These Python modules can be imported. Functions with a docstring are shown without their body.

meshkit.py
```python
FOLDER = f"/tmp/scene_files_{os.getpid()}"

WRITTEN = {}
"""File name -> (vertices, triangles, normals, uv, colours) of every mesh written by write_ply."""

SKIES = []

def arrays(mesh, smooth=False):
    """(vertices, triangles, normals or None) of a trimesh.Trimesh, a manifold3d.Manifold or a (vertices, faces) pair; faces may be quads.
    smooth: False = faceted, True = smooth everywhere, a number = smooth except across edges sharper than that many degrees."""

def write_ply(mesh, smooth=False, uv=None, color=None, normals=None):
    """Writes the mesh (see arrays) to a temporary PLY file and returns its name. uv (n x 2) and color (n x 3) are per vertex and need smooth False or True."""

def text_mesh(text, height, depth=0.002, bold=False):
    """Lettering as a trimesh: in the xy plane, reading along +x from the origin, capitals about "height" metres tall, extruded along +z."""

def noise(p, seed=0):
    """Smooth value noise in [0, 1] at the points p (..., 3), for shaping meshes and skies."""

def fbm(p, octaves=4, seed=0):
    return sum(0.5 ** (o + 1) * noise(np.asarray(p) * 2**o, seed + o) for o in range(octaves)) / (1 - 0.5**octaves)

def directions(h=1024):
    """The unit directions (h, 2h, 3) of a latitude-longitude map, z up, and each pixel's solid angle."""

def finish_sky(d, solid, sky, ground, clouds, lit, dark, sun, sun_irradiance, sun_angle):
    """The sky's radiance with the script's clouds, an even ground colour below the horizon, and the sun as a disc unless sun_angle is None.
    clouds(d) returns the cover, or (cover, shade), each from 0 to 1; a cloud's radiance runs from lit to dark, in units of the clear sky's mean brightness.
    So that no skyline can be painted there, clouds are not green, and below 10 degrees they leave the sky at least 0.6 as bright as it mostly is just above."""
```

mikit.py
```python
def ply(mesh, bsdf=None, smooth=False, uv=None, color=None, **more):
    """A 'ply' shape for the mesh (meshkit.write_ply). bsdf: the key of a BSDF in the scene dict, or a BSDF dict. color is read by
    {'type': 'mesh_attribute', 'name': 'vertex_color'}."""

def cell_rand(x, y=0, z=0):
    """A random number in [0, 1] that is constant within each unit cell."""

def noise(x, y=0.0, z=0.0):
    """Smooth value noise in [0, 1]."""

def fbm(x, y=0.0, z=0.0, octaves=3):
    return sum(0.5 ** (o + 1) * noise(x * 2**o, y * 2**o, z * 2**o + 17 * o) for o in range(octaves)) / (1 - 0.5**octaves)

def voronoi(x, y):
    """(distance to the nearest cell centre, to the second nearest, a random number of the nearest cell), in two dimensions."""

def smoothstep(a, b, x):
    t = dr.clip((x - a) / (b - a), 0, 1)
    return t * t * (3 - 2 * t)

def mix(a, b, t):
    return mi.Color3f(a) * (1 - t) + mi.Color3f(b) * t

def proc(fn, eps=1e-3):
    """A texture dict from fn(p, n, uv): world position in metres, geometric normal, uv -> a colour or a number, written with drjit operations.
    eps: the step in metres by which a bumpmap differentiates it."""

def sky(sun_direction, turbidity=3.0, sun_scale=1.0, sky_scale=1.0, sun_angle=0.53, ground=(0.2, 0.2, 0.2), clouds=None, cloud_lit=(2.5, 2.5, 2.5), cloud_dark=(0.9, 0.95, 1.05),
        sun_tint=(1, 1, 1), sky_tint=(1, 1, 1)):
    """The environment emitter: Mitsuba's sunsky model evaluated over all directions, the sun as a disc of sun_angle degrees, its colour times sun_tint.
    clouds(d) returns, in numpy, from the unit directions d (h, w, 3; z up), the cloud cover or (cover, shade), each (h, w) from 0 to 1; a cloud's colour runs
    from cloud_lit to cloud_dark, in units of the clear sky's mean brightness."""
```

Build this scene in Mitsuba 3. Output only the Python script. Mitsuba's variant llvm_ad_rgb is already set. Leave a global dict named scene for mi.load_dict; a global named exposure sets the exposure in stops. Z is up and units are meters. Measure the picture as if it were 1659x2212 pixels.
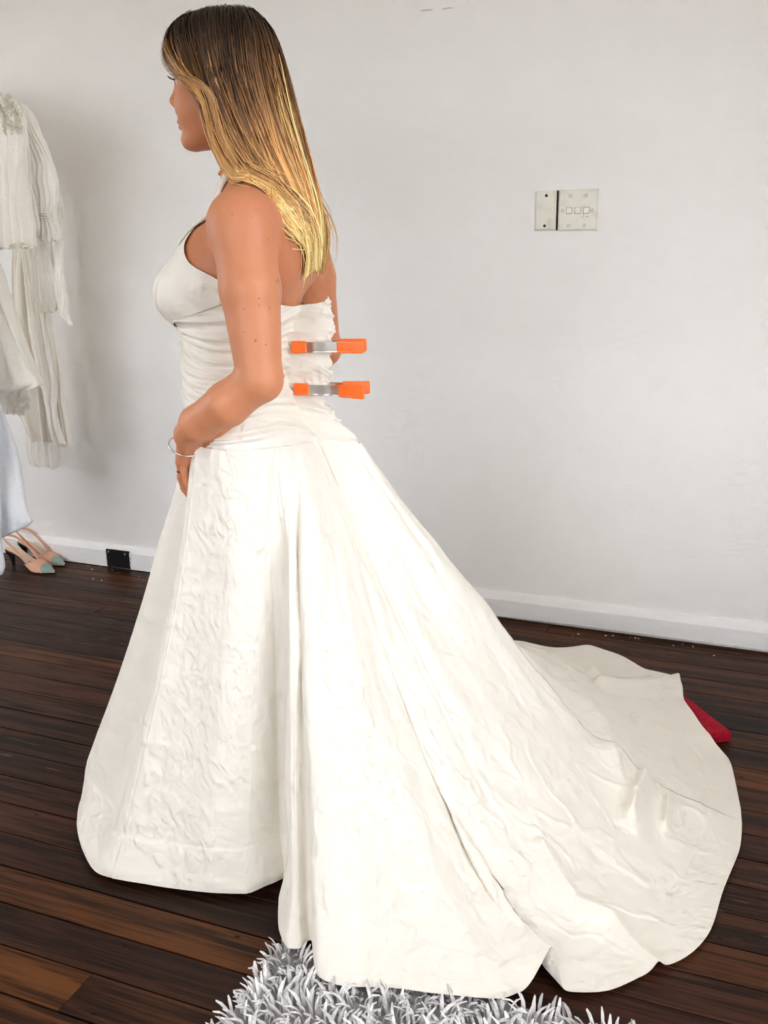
import math, random
import numpy as np, trimesh, mitsuba as mi, mikit, meshkit
import drjit as dr
from mikit import proc, noise, fbm, voronoi, cell_rand, smoothstep, mix
from scipy.interpolate import PchipInterpolator, CubicSpline
from scipy.ndimage import gaussian_filter1d
T = mi.ScalarTransform4f
rng = np.random.default_rng(7); random.seed(7)
scene, labels = {}, {}

# ------------------------------------------------------------------ camera, sky, exposure
PITCH, YAW, ROLL, FPX, CAM_H = 0.27751, -0.38565, -0.015607, 2100.0, 1.25
_f = np.array([math.sin(YAW) * math.cos(PITCH), math.cos(YAW) * math.cos(PITCH), -math.sin(PITCH)])
_r = np.array([math.cos(YAW), -math.sin(YAW), 0.0]); _u = np.cross(_r, _f)
_up = -math.sin(ROLL) * _r + math.cos(ROLL) * _u
scene['camera'] = {'type': 'perspective', 'fov_axis': 'x', 'fov': math.degrees(2 * math.atan(829.5 / FPX)), 'near_clip': 0.05, 'far_clip': 100.0,
                   'to_world': T().look_at(origin=[0, 0, CAM_H], target=[float(_f[0]), float(_f[1]), CAM_H + float(_f[2])], up=[float(x) for x in _up])}
scene['sky'] = mikit.sky([0.45, -0.62, 0.9], turbidity=4.0, sun_scale=0.0, sky_scale=10.0, ground=(0.35, 0.34, 0.32),
                         clouds=lambda d: 0.92, cloud_lit=(1.0, 1.0, 1.02), cloud_dark=(1.0, 1.0, 1.0))
exposure = 2.62

# ------------------------------------------------------------------ helpers
def num(name):
    k, n = name, 0
    while k in scene or k in labels or any(x.startswith(k + '__') for x in scene): n += 1; k = f'{name}_{n:03d}'
    return k
def add(key, mesh, bsdf, smooth=False, **kw):
    key = num(key); scene[key] = mikit.ply(mesh, bsdf, smooth=smooth, **kw); return key
def lab(key, label=None, category=None, group=None, kind=None):
    d = labels.setdefault(key, {})
    for a, b in (('label', label), ('category', category), ('group', group), ('kind', kind)):
        if b: d[a] = b
def rgb(c): return {'type': 'rgb', 'value': [float(x) for x in c]}
def srgb(r, g, b): return tuple(((x / 255) / 12.92 if x < 10.3 else ((x / 255 + 0.055) / 1.055) ** 2.4) for x in (r, g, b))
def mat(key, color, rough=0.5, spec=0.4, two=True, bump=None, bscale=0.001, **kw):
    b = {'type': 'principled', 'base_color': color if isinstance(color, dict) else rgb(color), 'roughness': rough, 'specular': spec, **kw}
    if bump is not None: b = {'type': 'bumpmap', 'arbitrary': bump, 'scale': bscale, 'bsdf': b}
    scene[key] = {'type': 'twosided', 'bsdf': b} if two else b
def box(x0, x1, y0, y1, z0, z1):
    m = trimesh.creation.box([x1 - x0, y1 - y0, z1 - z0]); m.apply_translation([(x0 + x1) / 2, (y0 + y1) / 2, (z0 + z1) / 2]); return m
def cham_box(x0, x1, y0, y1, z0, z1, c):
    import manifold3d as m3
    pts = []
    for x, sx in ((x0, 1), (x1, -1)):
        for y, sy in ((y0, 1), (y1, -1)):
            for z, sz in ((z0, 1), (z1, -1)):
                pts += [(x + c * sx, y + c * sy, z), (x + c * sx, y, z + c * sz), (x, y + c * sy, z + c * sz)]
    m = m3.Manifold.hull_points(np.array(pts)).to_mesh()
    return trimesh.Trimesh(m.vert_properties[:, :3], m.tri_verts, process=False)
def cat(*ms): return trimesh.util.concatenate(list(ms))
def grid_faces(nu, nv, closed=False):
    i = np.arange(nu if closed else nu - 1)[:, None]; j = np.arange(nv - 1)[None, :]
    a = i * nv + j; b = ((i + 1) % nu) * nv + j
    return np.stack([a, b, b + 1, a + 1], -1).reshape(-1, 4)
def tube(path, rad, n=8, closed=False, flat=1.0, up=(0, 0, 1)):
    P = np.asarray(path, float); rad = np.broadcast_to(rad, len(P))
    tg = np.roll(P, -1, 0) - np.roll(P, 1, 0) if closed else np.gradient(P, axis=0)
    tg /= np.linalg.norm(tg, axis=1, keepdims=True) + 1e-12
    a = np.cross(tg, up); bad = np.linalg.norm(a, axis=1) < 1e-3; a[bad] = np.cross(tg[bad], [1, 0.1, 0]); a /= np.linalg.norm(a, axis=1, keepdims=True)
    b = np.cross(tg, a); an = np.arange(n) * 2 * np.pi / n
    V = P[:, None] + rad[:, None, None] * (np.cos(an)[None, :, None] * a[:, None] + flat * np.sin(an)[None, :, None] * b[:, None])
    m = len(P); F = []
    i = np.arange(m if closed else m - 1)[:, None]; j = np.arange(n)[None, :]
    F = np.stack([i * n + j, ((i + 1) % m) * n + j, ((i + 1) % m) * n + (j + 1) % n, i * n + (j + 1) % n], -1).reshape(-1, 4)
    F = np.vstack([F[:, [0, 1, 2]], F[:, [0, 2, 3]]])
    V = V.reshape(-1, 3)
    if not closed:
        for ring, c, flip in ((0, P[0], False), (m - 1, P[-1], True)):
            V = np.vstack([V, c]); k = len(V) - 1; r = ring * n + np.arange(n); s = ring * n + (np.arange(n) + 1) % n
            F = np.vstack([F, np.stack([s, r, np.full(n, k)], 1) if flip else np.stack([r, s, np.full(n, k)], 1)])
    return trimesh.Trimesh(V, F[:, ::-1], process=False)
def spline(pts, n, closed=False):
    pts = np.asarray(pts, float)
    if closed: pts = np.vstack([pts, pts[:1]])
    d = np.r_[0, np.cumsum(np.linalg.norm(np.diff(pts, axis=0), axis=1))]; d /= d[-1]
    t = np.linspace(0, 1, n, endpoint=not closed)
    return CubicSpline(d, pts, bc_type='periodic' if closed else 'natural')(t)
def vfbm(p, o=3, seed=0): return meshkit.fbm(np.asarray(p, float), o, seed)

# the person's own frame: s forward, t to her left, z up
AZ = math.radians(194.0)
BF = np.array([math.cos(AZ), math.sin(AZ), 0]); BL = np.array([-math.sin(AZ), math.cos(AZ), 0]); BO = np.array([-1.03, 1.75, 0.0])
def W(l): l = np.asarray(l, float); return BO + l[..., :1] * BF + l[..., 1:2] * BL + l[..., 2:3] * np.array([0, 0, 1.0])
def wmesh(m): return trimesh.Trimesh(W(np.asarray(m.vertices)), m.faces, process=False)

# ------------------------------------------------------------------ materials of the room
def wall_color(p, n, uv):
    c = mi.Color3f(0.80, 0.788, 0.765) * (0.97 + 0.05 * fbm(p.x * 1.3, p.y * 1.3, p.z * 1.3))
    dirt = mi.Float(0)
    for (x, z, r) in ((-1.937, 1.766, .0045), (-1.930, 1.766, .003), (-1.895, 1.767, .004), (-1.887, 1.767, .006), (-1.862, 1.769, .0035), (-1.848, 1.769, .004), (-1.831, 1.77, .003)):
        dirt = dr.maximum(dirt, 1 - smoothstep(r * 0.5, r, dr.sqrt(dr.square(p.x - x) + dr.square(p.z - z)) + 0.004 * (noise(p.x * 300, p.z * 300) - .5)))
    ln = (1 - smoothstep(0.001, 0.003, dr.abs(p.z - 1.885 - 0.003 * noise(p.x * 60)))) * smoothstep(.55, .75, noise(p.x * 45, 3.0)) * smoothstep(-1.13, -1.1, p.x) * (1 - smoothstep(-.99, -.96, p.x))
    return mix(c, mi.Color3f(0.22, 0.14, 0.11), dr.minimum(1, dirt * 0.9 + ln * 0.5))
def wall_bump(p, n, uv): return 1.2 * fbm(p.x * 120, 3.0, p.z * 120, octaves=2) + .8 * noise(p.x * 13, 1.0, p.z * 13)
mat('m_wall', proc(wall_color), 0.62, 0.3, bump=proc(wall_bump, 0.002), bscale=0.0021)
mat('m_plain_wall', (0.80, 0.77, 0.715), 0.7, 0.2)
mat('m_trim', proc(lambda p, n, uv: mi.Color3f(0.78, 0.775, 0.765) * (0.93 + 0.1 * fbm(p.x * 8, p.y * 20, p.z * 40))), 0.4, 0.5,
    bump=proc(lambda p, n, uv: fbm(p.x * 25, p.y * 60, p.z * 80), 0.002), bscale=0.0016)
mat('m_black', (0.006, 0.006, 0.007), 0.55, 0.2)

def wood(dark, light, seed, hole=1.0):
    def f(p, n, uv):
        row = dr.floor((p.y - 2.7247) / 0.093675) + seed * 13
        g = fbm(p.x * 2.2 + row * 7.3, p.y * 42 + row * 1.7, seed * 1.0, octaves=3)
        g2 = noise(p.x * 12 + row * 3.1, p.y * 330, seed + 5.0)
        c = mix(dark, light, smoothstep(0.28, 0.72, 0.7 * g + 0.3 * g2))
        c = c * mi.Color3f(.86, .72, .65) * (0.75 + 0.5 * noise(p.x * 1.1 + row * 5.7, row))
        cx, cy = p.x * 11 + row * 0.37, (p.y - 2.7247) / 0.093675 * 3
        h = cell_rand(dr.floor(cx), dr.floor(cy), 4 + seed) > 0.93
        dx, dy = (cx - dr.floor(cx) - 0.5) / 11, (cy - dr.floor(cy) - 0.5) * 0.031
        d = dr.sqrt(dr.square(dx * 0.55) + dr.square(dy)) + 0.003 * (noise(p.x * 240, p.y * 240) - 0.5)
        spot = dr.select(h, 1 - smoothstep(0.0015, 0.0042, d), 0)
        streak = smoothstep(0.70, 0.82, fbm(p.x * 3.0 + 40, p.y * 70 + row, 2.0 + seed, octaves=2))
        c = mix(c, mi.Color3f(0.004, 0.003, 0.002), dr.maximum(spot * hole, streak * 0.7))
        scr = smoothstep(0.83, 0.9, noise(p.x * 14 + p.y * 9, p.y * 160, 7.0)) * smoothstep(.6, .8, noise(p.x * 3, p.y * 3, 11))
        return mix(c, mi.Color3f(0.16, 0.11, 0.07), scr * 0.25)
    return proc(f)
WOODS = [((0.016, 0.0075, 0.005), (0.050, 0.0215, 0.0125)), ((0.019, 0.0085, 0.005), (0.070, 0.029, 0.013)),
         ((0.026, 0.011, 0.0045), (0.098, 0.040, 0.0135)), ((0.036, 0.0145, 0.0055), (0.15, 0.060, 0.018))]
for i, (a, b) in enumerate(WOODS):
    mat(f'm_wood_{i}', wood(a, b, i), 0.44, 0.13)

# ------------------------------------------------------------------ the room
XL, XR, YB, YF, ZC = -4.2, 0.80, 2.992, -2.2, 2.75
def struct(key, mesh, m, smooth=False):
    k = add(key, mesh, m, smooth); lab(k, kind='structure'); return k
struct('floor', box(XL, XR, YF, YB + .05, -0.06, -0.022), 'm_black')
struct('wall_back', box(XL - .1, XR + .1, YB, YB + .1, -0.06, ZC), 'm_wall')
struct('ceiling', box(XL - .1, XR + .1, YF - .1, YB + .1, ZC, ZC + .1), 'm_plain_wall')
def pierced(axis, at0, at1, a0, a1, holes, z1=ZC):
    """a wall across axis ('x' or 'y') between a0 and a1, with rectangular holes (b0, b1, z0, z1)"""
    parts, cuts = [], sorted(holes)
    def bx(b0, b1, z0, z1_):
        if b1 - b0 < 1e-4 or z1_ - z0 < 1e-4: return
        parts.append(box(at0, at1, b0, b1, z0, z1_) if axis == 'x' else box(b0, b1, at0, at1, z0, z1_))
    x = a0
    for (b0, b1, z0, z1_) in cuts:
        bx(x, b0, -0.06, z1); bx(b0, b1, -0.06, z0); bx(b0, b1, z1_, z1); x = b1
    bx(x, a1, -0.06, z1)
    return cat(*parts)
def window(n, axis, at, b0, b1, z0, z1):
    fr = []
    def bx(p0, p1, q0, q1): fr.append(box(at - .03, at + .03, p0, p1, q0, q1) if axis == 'x' else box(p0, p1, at - .03, at + .03, q0, q1))
    w = 0.05
    bx(b0, b0 + w, z0, z1); bx(b1 - w, b1, z0, z1); bx(b0 + w, b1 - w, z0, z0 + w); bx(b0 + w, b1 - w, z1 - w, z1)
    zm = (z0 + z1) / 2; bx(b0 + w, b1 - w, zm - .02, zm + .02)
    k = f'window_{n}'; scene[k + '__frame'] = mikit.ply(cat(*fr), 'm_trim'); lab(k, kind='structure')
WIN_R = [(-0.3, 1.5, 0.7, 2.4)]
FILL_WIN_L = [(0.4, 1.7, 0.8, 2.3)]  # added opening, gives fill light on the left side
WIN_F = [(-2.9, 0.2, 0.8, 2.4)]
struct('wall_right', pierced('x', XR, XR + .18, YF, YB, WIN_R), 'm_plain_wall')
struct('wall_front', pierced('y', YF - .18, YF, XL, XR, WIN_F), 'm_plain_wall')
struct('wall_left', pierced('x', XL - .18, XL, YF, YB, FILL_WIN_L), 'm_plain_wall')
window(3, 'x', XL - .09, *FILL_WIN_L[0])  # frame of the unseen left window added for fill
window(1, 'x', XR + .09, *WIN_R[0]); window(2, 'y', YF - .09, *WIN_F[0])

# floorboards: rows run along the wall
Y0, BW = 2.7247, 0.093675
tone = {-3: (1, 2), -2: (2, 2), -1: (1, 1), 0: (1, 1), 1: (1, 1), 2: (0, 0), 3: (0, 2), 4: (0, 0), 5: (2, 2), 6: (1, 1), 7: (1, 1), 8: (0, 0), 9: (0, 0), 10: (0, 0), 11: (0, 0), 12: (1, 1), 13: (1, 0), 14: (0, 0), 15: (2, 1), 16: (0, 0), 17: (3, 1), 18: (2, 2), 19: (2, 3), 20: (1, 1)}
joints = {1: [-2.13], 17: [-1.03], -3: [-.62], 3: [-.6], 20: [-.4]}
prng = np.random.default_rng(3)
for k in range(-3, 52):
    ya, yb = Y0 - k * BW, Y0 - (k + 1) * BW
    g = 0.0011 + 0.0009 * prng.random() + (0.0012 if k in (8, 9, 15, 18) else 0)
    xs = [XL + .01] + sorted(joints.get(k, [])) + [XR - .01]
    if k not in joints: xs = [XL + .01, float(prng.uniform(-1.0, -0.3)) if 0 <= k < 14 else float(prng.uniform(-2.5, 0.6)), XR - .01]
    tt = tone.get(k, tuple(prng.integers(0, 3, 2)))
    for i in range(len(xs) - 1):
        m = cham_box(xs[i] + .0006, xs[i + 1] - .0006, yb + g, min(ya - g, YB - .004), -0.022, 0.0 + prng.uniform(-.0008, 0), 0.0012)
        add('floor__plank', m, f'm_wood_{tt[min(i, 1)]}')

# skirting board with a sloping top, its lower edge rising off the boards to the right
xs = np.linspace(XL, XR, 60); bot = np.interp(xs, [-4, -1.6, -1.1, -.55, .2, 1.3], [.002, .002, .006, .013, .012, .010]) + .0015 * vfbm(np.stack([xs * 9, xs * 0, xs * 0], 1))
prof = lambda b: [(YB - .021, b), (YB - .021, .066), (YB - .0195, .0695), (YB - .006, .0915), (YB - .003, .0932), (YB + .002, .0932), (YB + .002, b)]
V = np.array([[(x, y, z) for (y, z) in prof(b)] for x, b in zip(xs, bot)]); n = V.shape[1]
F = np.array([[i * n + j, i * n + (j + 1) % n, (i + 1) * n + (j + 1) % n, (i + 1) * n + j] for i in range(len(xs) - 1) for j in range(n)])
struct('baseboard_back', (V.reshape(-1, 3), F), 'm_trim', 25)

# ------------------------------------------------------------------ body as one implicit surface
def smin(a, b, k):
    h = np.clip(0.5 + 0.5 * (b - a) / k, 0, 1); return b * (1 - h) + a * h - k * h * (1 - h)
def smax(a, b, k): return -smin(-a, -b, k)
def rc(P, a, b, ra, rb):
    a, b = np.asarray(a, float), np.asarray(b, float); ab = b - a
    h = np.clip(((P - a) @ ab) / (ab @ ab), 0, 1)
    return np.linalg.norm(P - a - h[:, None] * ab, axis=1) - (ra + (rb - ra) * h)
def ell(P, c, r):
    q = (P - np.asarray(c, float)) / np.asarray(r, float); k0 = np.linalg.norm(q, axis=1); k1 = np.linalg.norm(q / np.asarray(r, float), axis=1)
    return k0 * (k0 - 1) / np.maximum(k1, 1e-9)
SEC = np.array([  # z, centre s, half depth, half width
    (.66, -.035, .11, .165), (.74, -.042, .122, .178), (.80, -.040, .126, .185), (.86, -.031, .120, .184), (.93, -.008, .102, .165), (1.0, .001, .0995, .141), (1.05, -.004, .101, .135),
    (1.10, -.016, .112, .140), (1.17, -.032, .116, .150), (1.22, -.045, .115, .158), (1.26, -.060, .104, .163), (1.30, -.062, .076, .145), (1.335, -.058, .055, .09), (1.36, -.055, .045, .05), (1.40, -.055, .04, .045)])
SECF = PchipInterpolator(SEC[:, 0], SEC[:, 1:])
def torso(P):
    z = np.clip(P[:, 2], .66, 1.40); c, a, b = SECF(z).T
    q = np.sqrt(((P[:, 0] - c) / a) ** 2 + (P[:, 1] / b) ** 2)
    d = (q - 1) * np.minimum(a, b)
    d = np.maximum(d, np.maximum(P[:, 2] - 1.385, .66 - P[:, 2]))
    i = np.nonzero((P[:, 0] > -.08) & (P[:, 2] > 1.02))[0]
    if len(i):
        A = P[i].copy(); A[:, 1] = np.abs(A[:, 1]); e = d[i]
        e = smin(e, ell(A, (.060, .074, 1.145), (.069, .068, .066)), .035)
        d[i] = smin(e, ell(A, (.024, .080, 1.20), (.050, .06, .065)), .04)
    return d
HD_Y = math.radians(-5.0)
def head(P0):
    i = np.nonzero(P0[:, 2] > 1.37)[0]; d0 = np.full(len(P0), .5)
    if len(i): d0[i] = head_(P0[i])
    return d0
def head_(P):
    x, y = P[:, 0] + .005, P[:, 1]; c, s_ = math.cos(HD_Y), math.sin(HD_Y)
    Q = np.stack([c * x + s_ * y - .005, -s_ * x + c * y, P[:, 2]], 1); A = Q.copy(); A[:, 1] = np.abs(A[:, 1])
    d = ell(Q, (-.010, 0, 1.568), (.097, .074, .084))
    d = smin(d, ell(Q, (.036, 0, 1.505), (.053, .056, .088)), .03)
    d = smin(d, rc(A, (-.012, .050, 1.470), (.066, .010, 1.432), .020, .015), .03)
    d = smin(d, ell(Q, (.071, 0, 1.4315), (.0145, .018, .014)), .015)
    d = smin(d, ell(A, (.048, .036, 1.492), (.032, .028, .03)), .025)
    d = smin(d, rc(A, (.080, .006, 1.552), (.066, .042, 1.554), .013, .011), .015)
    d = smax(d, -ell(A, (.092, .033, 1.533), (.017, .017, .0115)), .014)
    d = smin(d, ell(A, (.0665, .032, 1.5355), (.0125, .0135, .0115)), .006)
    nose = rc(Q, (.083, 0, 1.545), (.0995, 0, 1.507), .0065, .0085)
    nose = smin(nose, rc(Q, (.0995, 0, 1.505), (.088, 0, 1.489), .0085, .006), .008)
    nose = smin(nose, ell(A, (.0895, .0105, 1.4985), (.0095, .0065, .0075)), .006)
    d = smin(d, nose, .011)
    d = smax(d, -ell(A, (.0925, .0065, 1.4905), (.005, .0035, .0035)), .003)
    d = smin(d, ell(Q, (.0800, 0, 1.475), (.010, .018, .014)), .012)
    lip = smin(ell(Q, (.0855, 0, 1.4665), (.0085, .0215, .0055)), ell(Q, (.0835, 0, 1.4565), (.0085, .019, .0062)), .0025)
    d = smin(d, lip, .006)
    d = smax(d, -ell(Q, (.088, 0, 1.4445), (.008, .016, .0035)), .008)
    d = smin(d, ell(A, (-.014, .074, 1.520), (.017, .008, .030)), .006)
    return d
# left arm hangs and the hand rests on the front of the thigh; the right arm mirrors it
SH, EL, FM, WR = (-.078, .188, 1.272), (-.112, .247, 1.004), (-.047, .238, .957), (.060, .166, .884)
KN = [(.078, .141, .828), (.0905, .124, .820), (.0985, .106, .816), (.102, .088, .818)]      # little finger to index
def fingers(P):
    d = None
    L3 = [(.021, .016, .013), (.026, .019, .015), (.028, .021, .016), (.026, .019, .015)]
    for (k, l, sp) in zip(KN, L3, (.10, .0, -.06, -.14)):
        p = np.array(k); dirs = [np.array((.14, -.16 + sp, -.98)), np.array((-.10, -.18 + sp, -.97)), np.array((-.34, -.18 + sp, -.90))]
        r = [.0088, .0082, .0074, .0064] if k is not KN[0] else [.0078, .0072, .0066, .0058]
        for i in range(3):
            q = p + dirs[i] / np.linalg.norm(dirs[i]) * l[i] * 1.25; f = rc(P, p, q, r[i], r[i + 1]); d = f if d is None else (smin(d, f, .003) if i else np.minimum(d, f)); p = q
    th = rc(P, (.080, .121, .862), (.102, .087, .842), .0125, .0105); th = smin(th, rc(P, (.102, .087, .842), (.109, .069, .816), .0095, .008), .004); th = smin(th, rc(P, (.109, .069, .816), (.108, .061, .794), .0082, .0062), .004)
    return smin(d, th, .004)
def arm(P0):
    i = np.nonzero((P0[:, 1] > -.03) & (P0[:, 2] > .66) & (P0[:, 2] < 1.42))[0]; d0 = np.full(len(P0), .5)
    if len(i): d0[i] = arm_(P0[i])
    return d0
def arm_(P):
    d = rc(P, SH, (-.096, .222, 1.160), .057, .0535)
    d = smin(d, rc(P, (-.096, .222, 1.160), EL, .0535, .0405), .012)
    d = smin(d, rc(P, (-.120, .249, 1.012), (-.123, .248, .996), .027, .024), .016)
    d = smin(d, rc(P, EL, FM, .0385, .0405), .012)
    d = smin(d, rc(P, FM, (.024, .206, .914), .0405, .0335), .010)
    d = smin(d, rc(P, (.024, .206, .914), WR, .0335, .0255), .010)
    palm = None
    for k in KN:
        w = np.array(WR) + (np.array(k) - np.array(KN[1])) * .35
        f = rc(P, w, np.array(k), .0165, .0115); palm = f if palm is None else smin(palm, f, .008)
    d = smin(d, palm, .014)
    i = np.nonzero((P[:, 2] < .90) & (P[:, 0] > .03))[0]
    if len(i): d[i] = smin(d[i], fingers(P[i]), .005)
    return d
def body_noarm(P):
    d0 = torso(P); i = np.nonzero(P[:, 2] > 1.05)[0]
    if not len(i): return d0
    P = P[i]; A = P.copy(); A[:, 1] = np.abs(A[:, 1]); d = d0[i]
    d = smin(d, rc(A, (-.062, .05, 1.315), (-.076, .150, 1.284), .044, .036), .04)
    d = smin(d, rc(A, (-.052, .022, 1.372), (-.072, .120, 1.288), .034, .030), .035)
    d = smin(d, ell(A, (-.120, .085, 1.235), (.046, .065, .085)), .04)
    d0[i] = smin(d, rc(P, (-.050, 0, 1.34), (-.030, 0, 1.47), .053, .050), .035)
    return d0
def body(P):
    d = body_noarm(P)
    A = P.copy(); A[:, 0] += np.where(P[:, 1] < 0, .016, 0); A[:, 1] = np.abs(A[:, 1])
    i = np.nonzero((P[:, 2] > .68) & (P[:, 2] < 1.42))[0]
    if len(i): d[i] = smin(d[i], smin(ell(A[i], (-.078, .176, 1.268), (.061, .060, .062)), arm(A[i]), .03), .030)
    i = np.nonzero(P[:, 2] > 1.37)[0]
    if len(i): d[i] = smin(d[i], head(P[i]), .022)
    i = np.nonzero(P[:, 2] < .92)[0]
    if len(i):
        A = P[i].copy(); A[:, 1] = np.abs(A[:, 1]); e = d[i]
        e = smin(e, rc(A, (-.045, .088, .80), (-.025, .084, .46), .078, .052), .03)
        e = smin(e, rc(A, (-.025, .084, .46), (-.055, .080, .085), .050, .030), .03)
        d[i] = smin(e, rc(A, (-.060, .080, .036), (.085, .092, .022), .034, .021), .03)
    return d
def surface_nets(f, lo, hi, h, cb=6):
    lo = np.asarray(lo, float); nb = np.ceil((np.asarray(hi) - lo) / (h * cb)).astype(int); N = nb * cb + 1
    bi = np.stack(np.meshgrid(*[np.arange(k) for k in nb], indexing='ij'), -1).reshape(-1, 3)
    fc = f(lo + (bi + .5) * h * cb)
    Vv = np.ones(N, np.float32)
    sgn = np.where(fc < 0, -1, 1).reshape(nb).astype(np.float32)
    Vv[:-1, :-1, :-1] = sgn.repeat(cb, 0).repeat(cb, 1).repeat(cb, 2)
    near = bi[np.abs(fc) < h * cb * 1.15]
    off = np.stack(np.meshgrid(*[np.arange(cb + 1)] * 3, indexing='ij'), -1).reshape(-1, 3)
    for c in range(0, len(near), 1500):
        idx = (near[c:c + 1500, None] * cb + off[None]).reshape(-1, 3)
        Vv[idx[:, 0], idx[:, 1], idx[:, 2]] = f(lo + idx * h)
    S = Vv < 0
    cor = [(a, b, c) for a in (0, 1) for b in (0, 1) for c in (0, 1)]
    sl = lambda A, o: A[o[0]:A.shape[0] - 1 + o[0], o[1]:A.shape[1] - 1 + o[1], o[2]:A.shape[2] - 1 + o[2]]
    cnt = sum(sl(S, o).astype(np.int8) for o in cor)
    act = np.stack(np.nonzero((cnt > 0) & (cnt < 8)), 1)
    acc, w = np.zeros((len(act), 3)), np.zeros(len(act))
    for a in cor:
        for ax in range(3):
            if a[ax]: continue
            b = list(a); b[ax] = 1
            va = Vv[tuple((act + a).T)]; vb = Vv[tuple((act + b).T)]; x = (va < 0) != (vb < 0)
            t = np.where(x, va / np.where(x, va - vb, 1), 0)
            p = np.array(a, float)[None].repeat(len(act), 0); p[:, ax] = t
            acc[x] += p[x]; w[x] += 1
    verts = lo + (act + acc / w[:, None]) * h
    ix = np.full(tuple(N), -1, np.int32); ix[tuple(act.T)] = np.arange(len(act))
    faces = []
    for ax in range(3):
        a1, a2 = (ax + 1) % 3, (ax + 2) % 3
        sA = [slice(1, -1)] * 3; sA[ax] = slice(0, -1); sB = [slice(1, -1)] * 3; sB[ax] = slice(1, None)
        s0, s1 = S[tuple(sA)], S[tuple(sB)]
        e = np.stack(np.nonzero(s0 != s1), 1); flip = s0[tuple(e.T)]
        base = e + np.array([0 if k == ax else 1 for k in range(3)])
        d1, d2 = np.eye(3, dtype=int)[a1], np.eye(3, dtype=int)[a2]
        q = np.stack([ix[tuple((base - o).T)] for o in (d1 * 0, d1, d1 + d2, d2)], 1)
        ok = (q >= 0).all(1); q, flip = q[ok], flip[ok]
        q[~flip] = q[~flip][:, ::-1]; faces.append(q)
    q = np.vstack(faces)
    return verts, q
bv, bq = surface_nets(body, (-.30, -.34, -.01), (.17, .34, 1.70), 0.003)
body_mesh = trimesh.Trimesh(bv, np.vstack([bq[:, [0, 1, 2]], bq[:, [0, 2, 3]]]), process=False)
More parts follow.
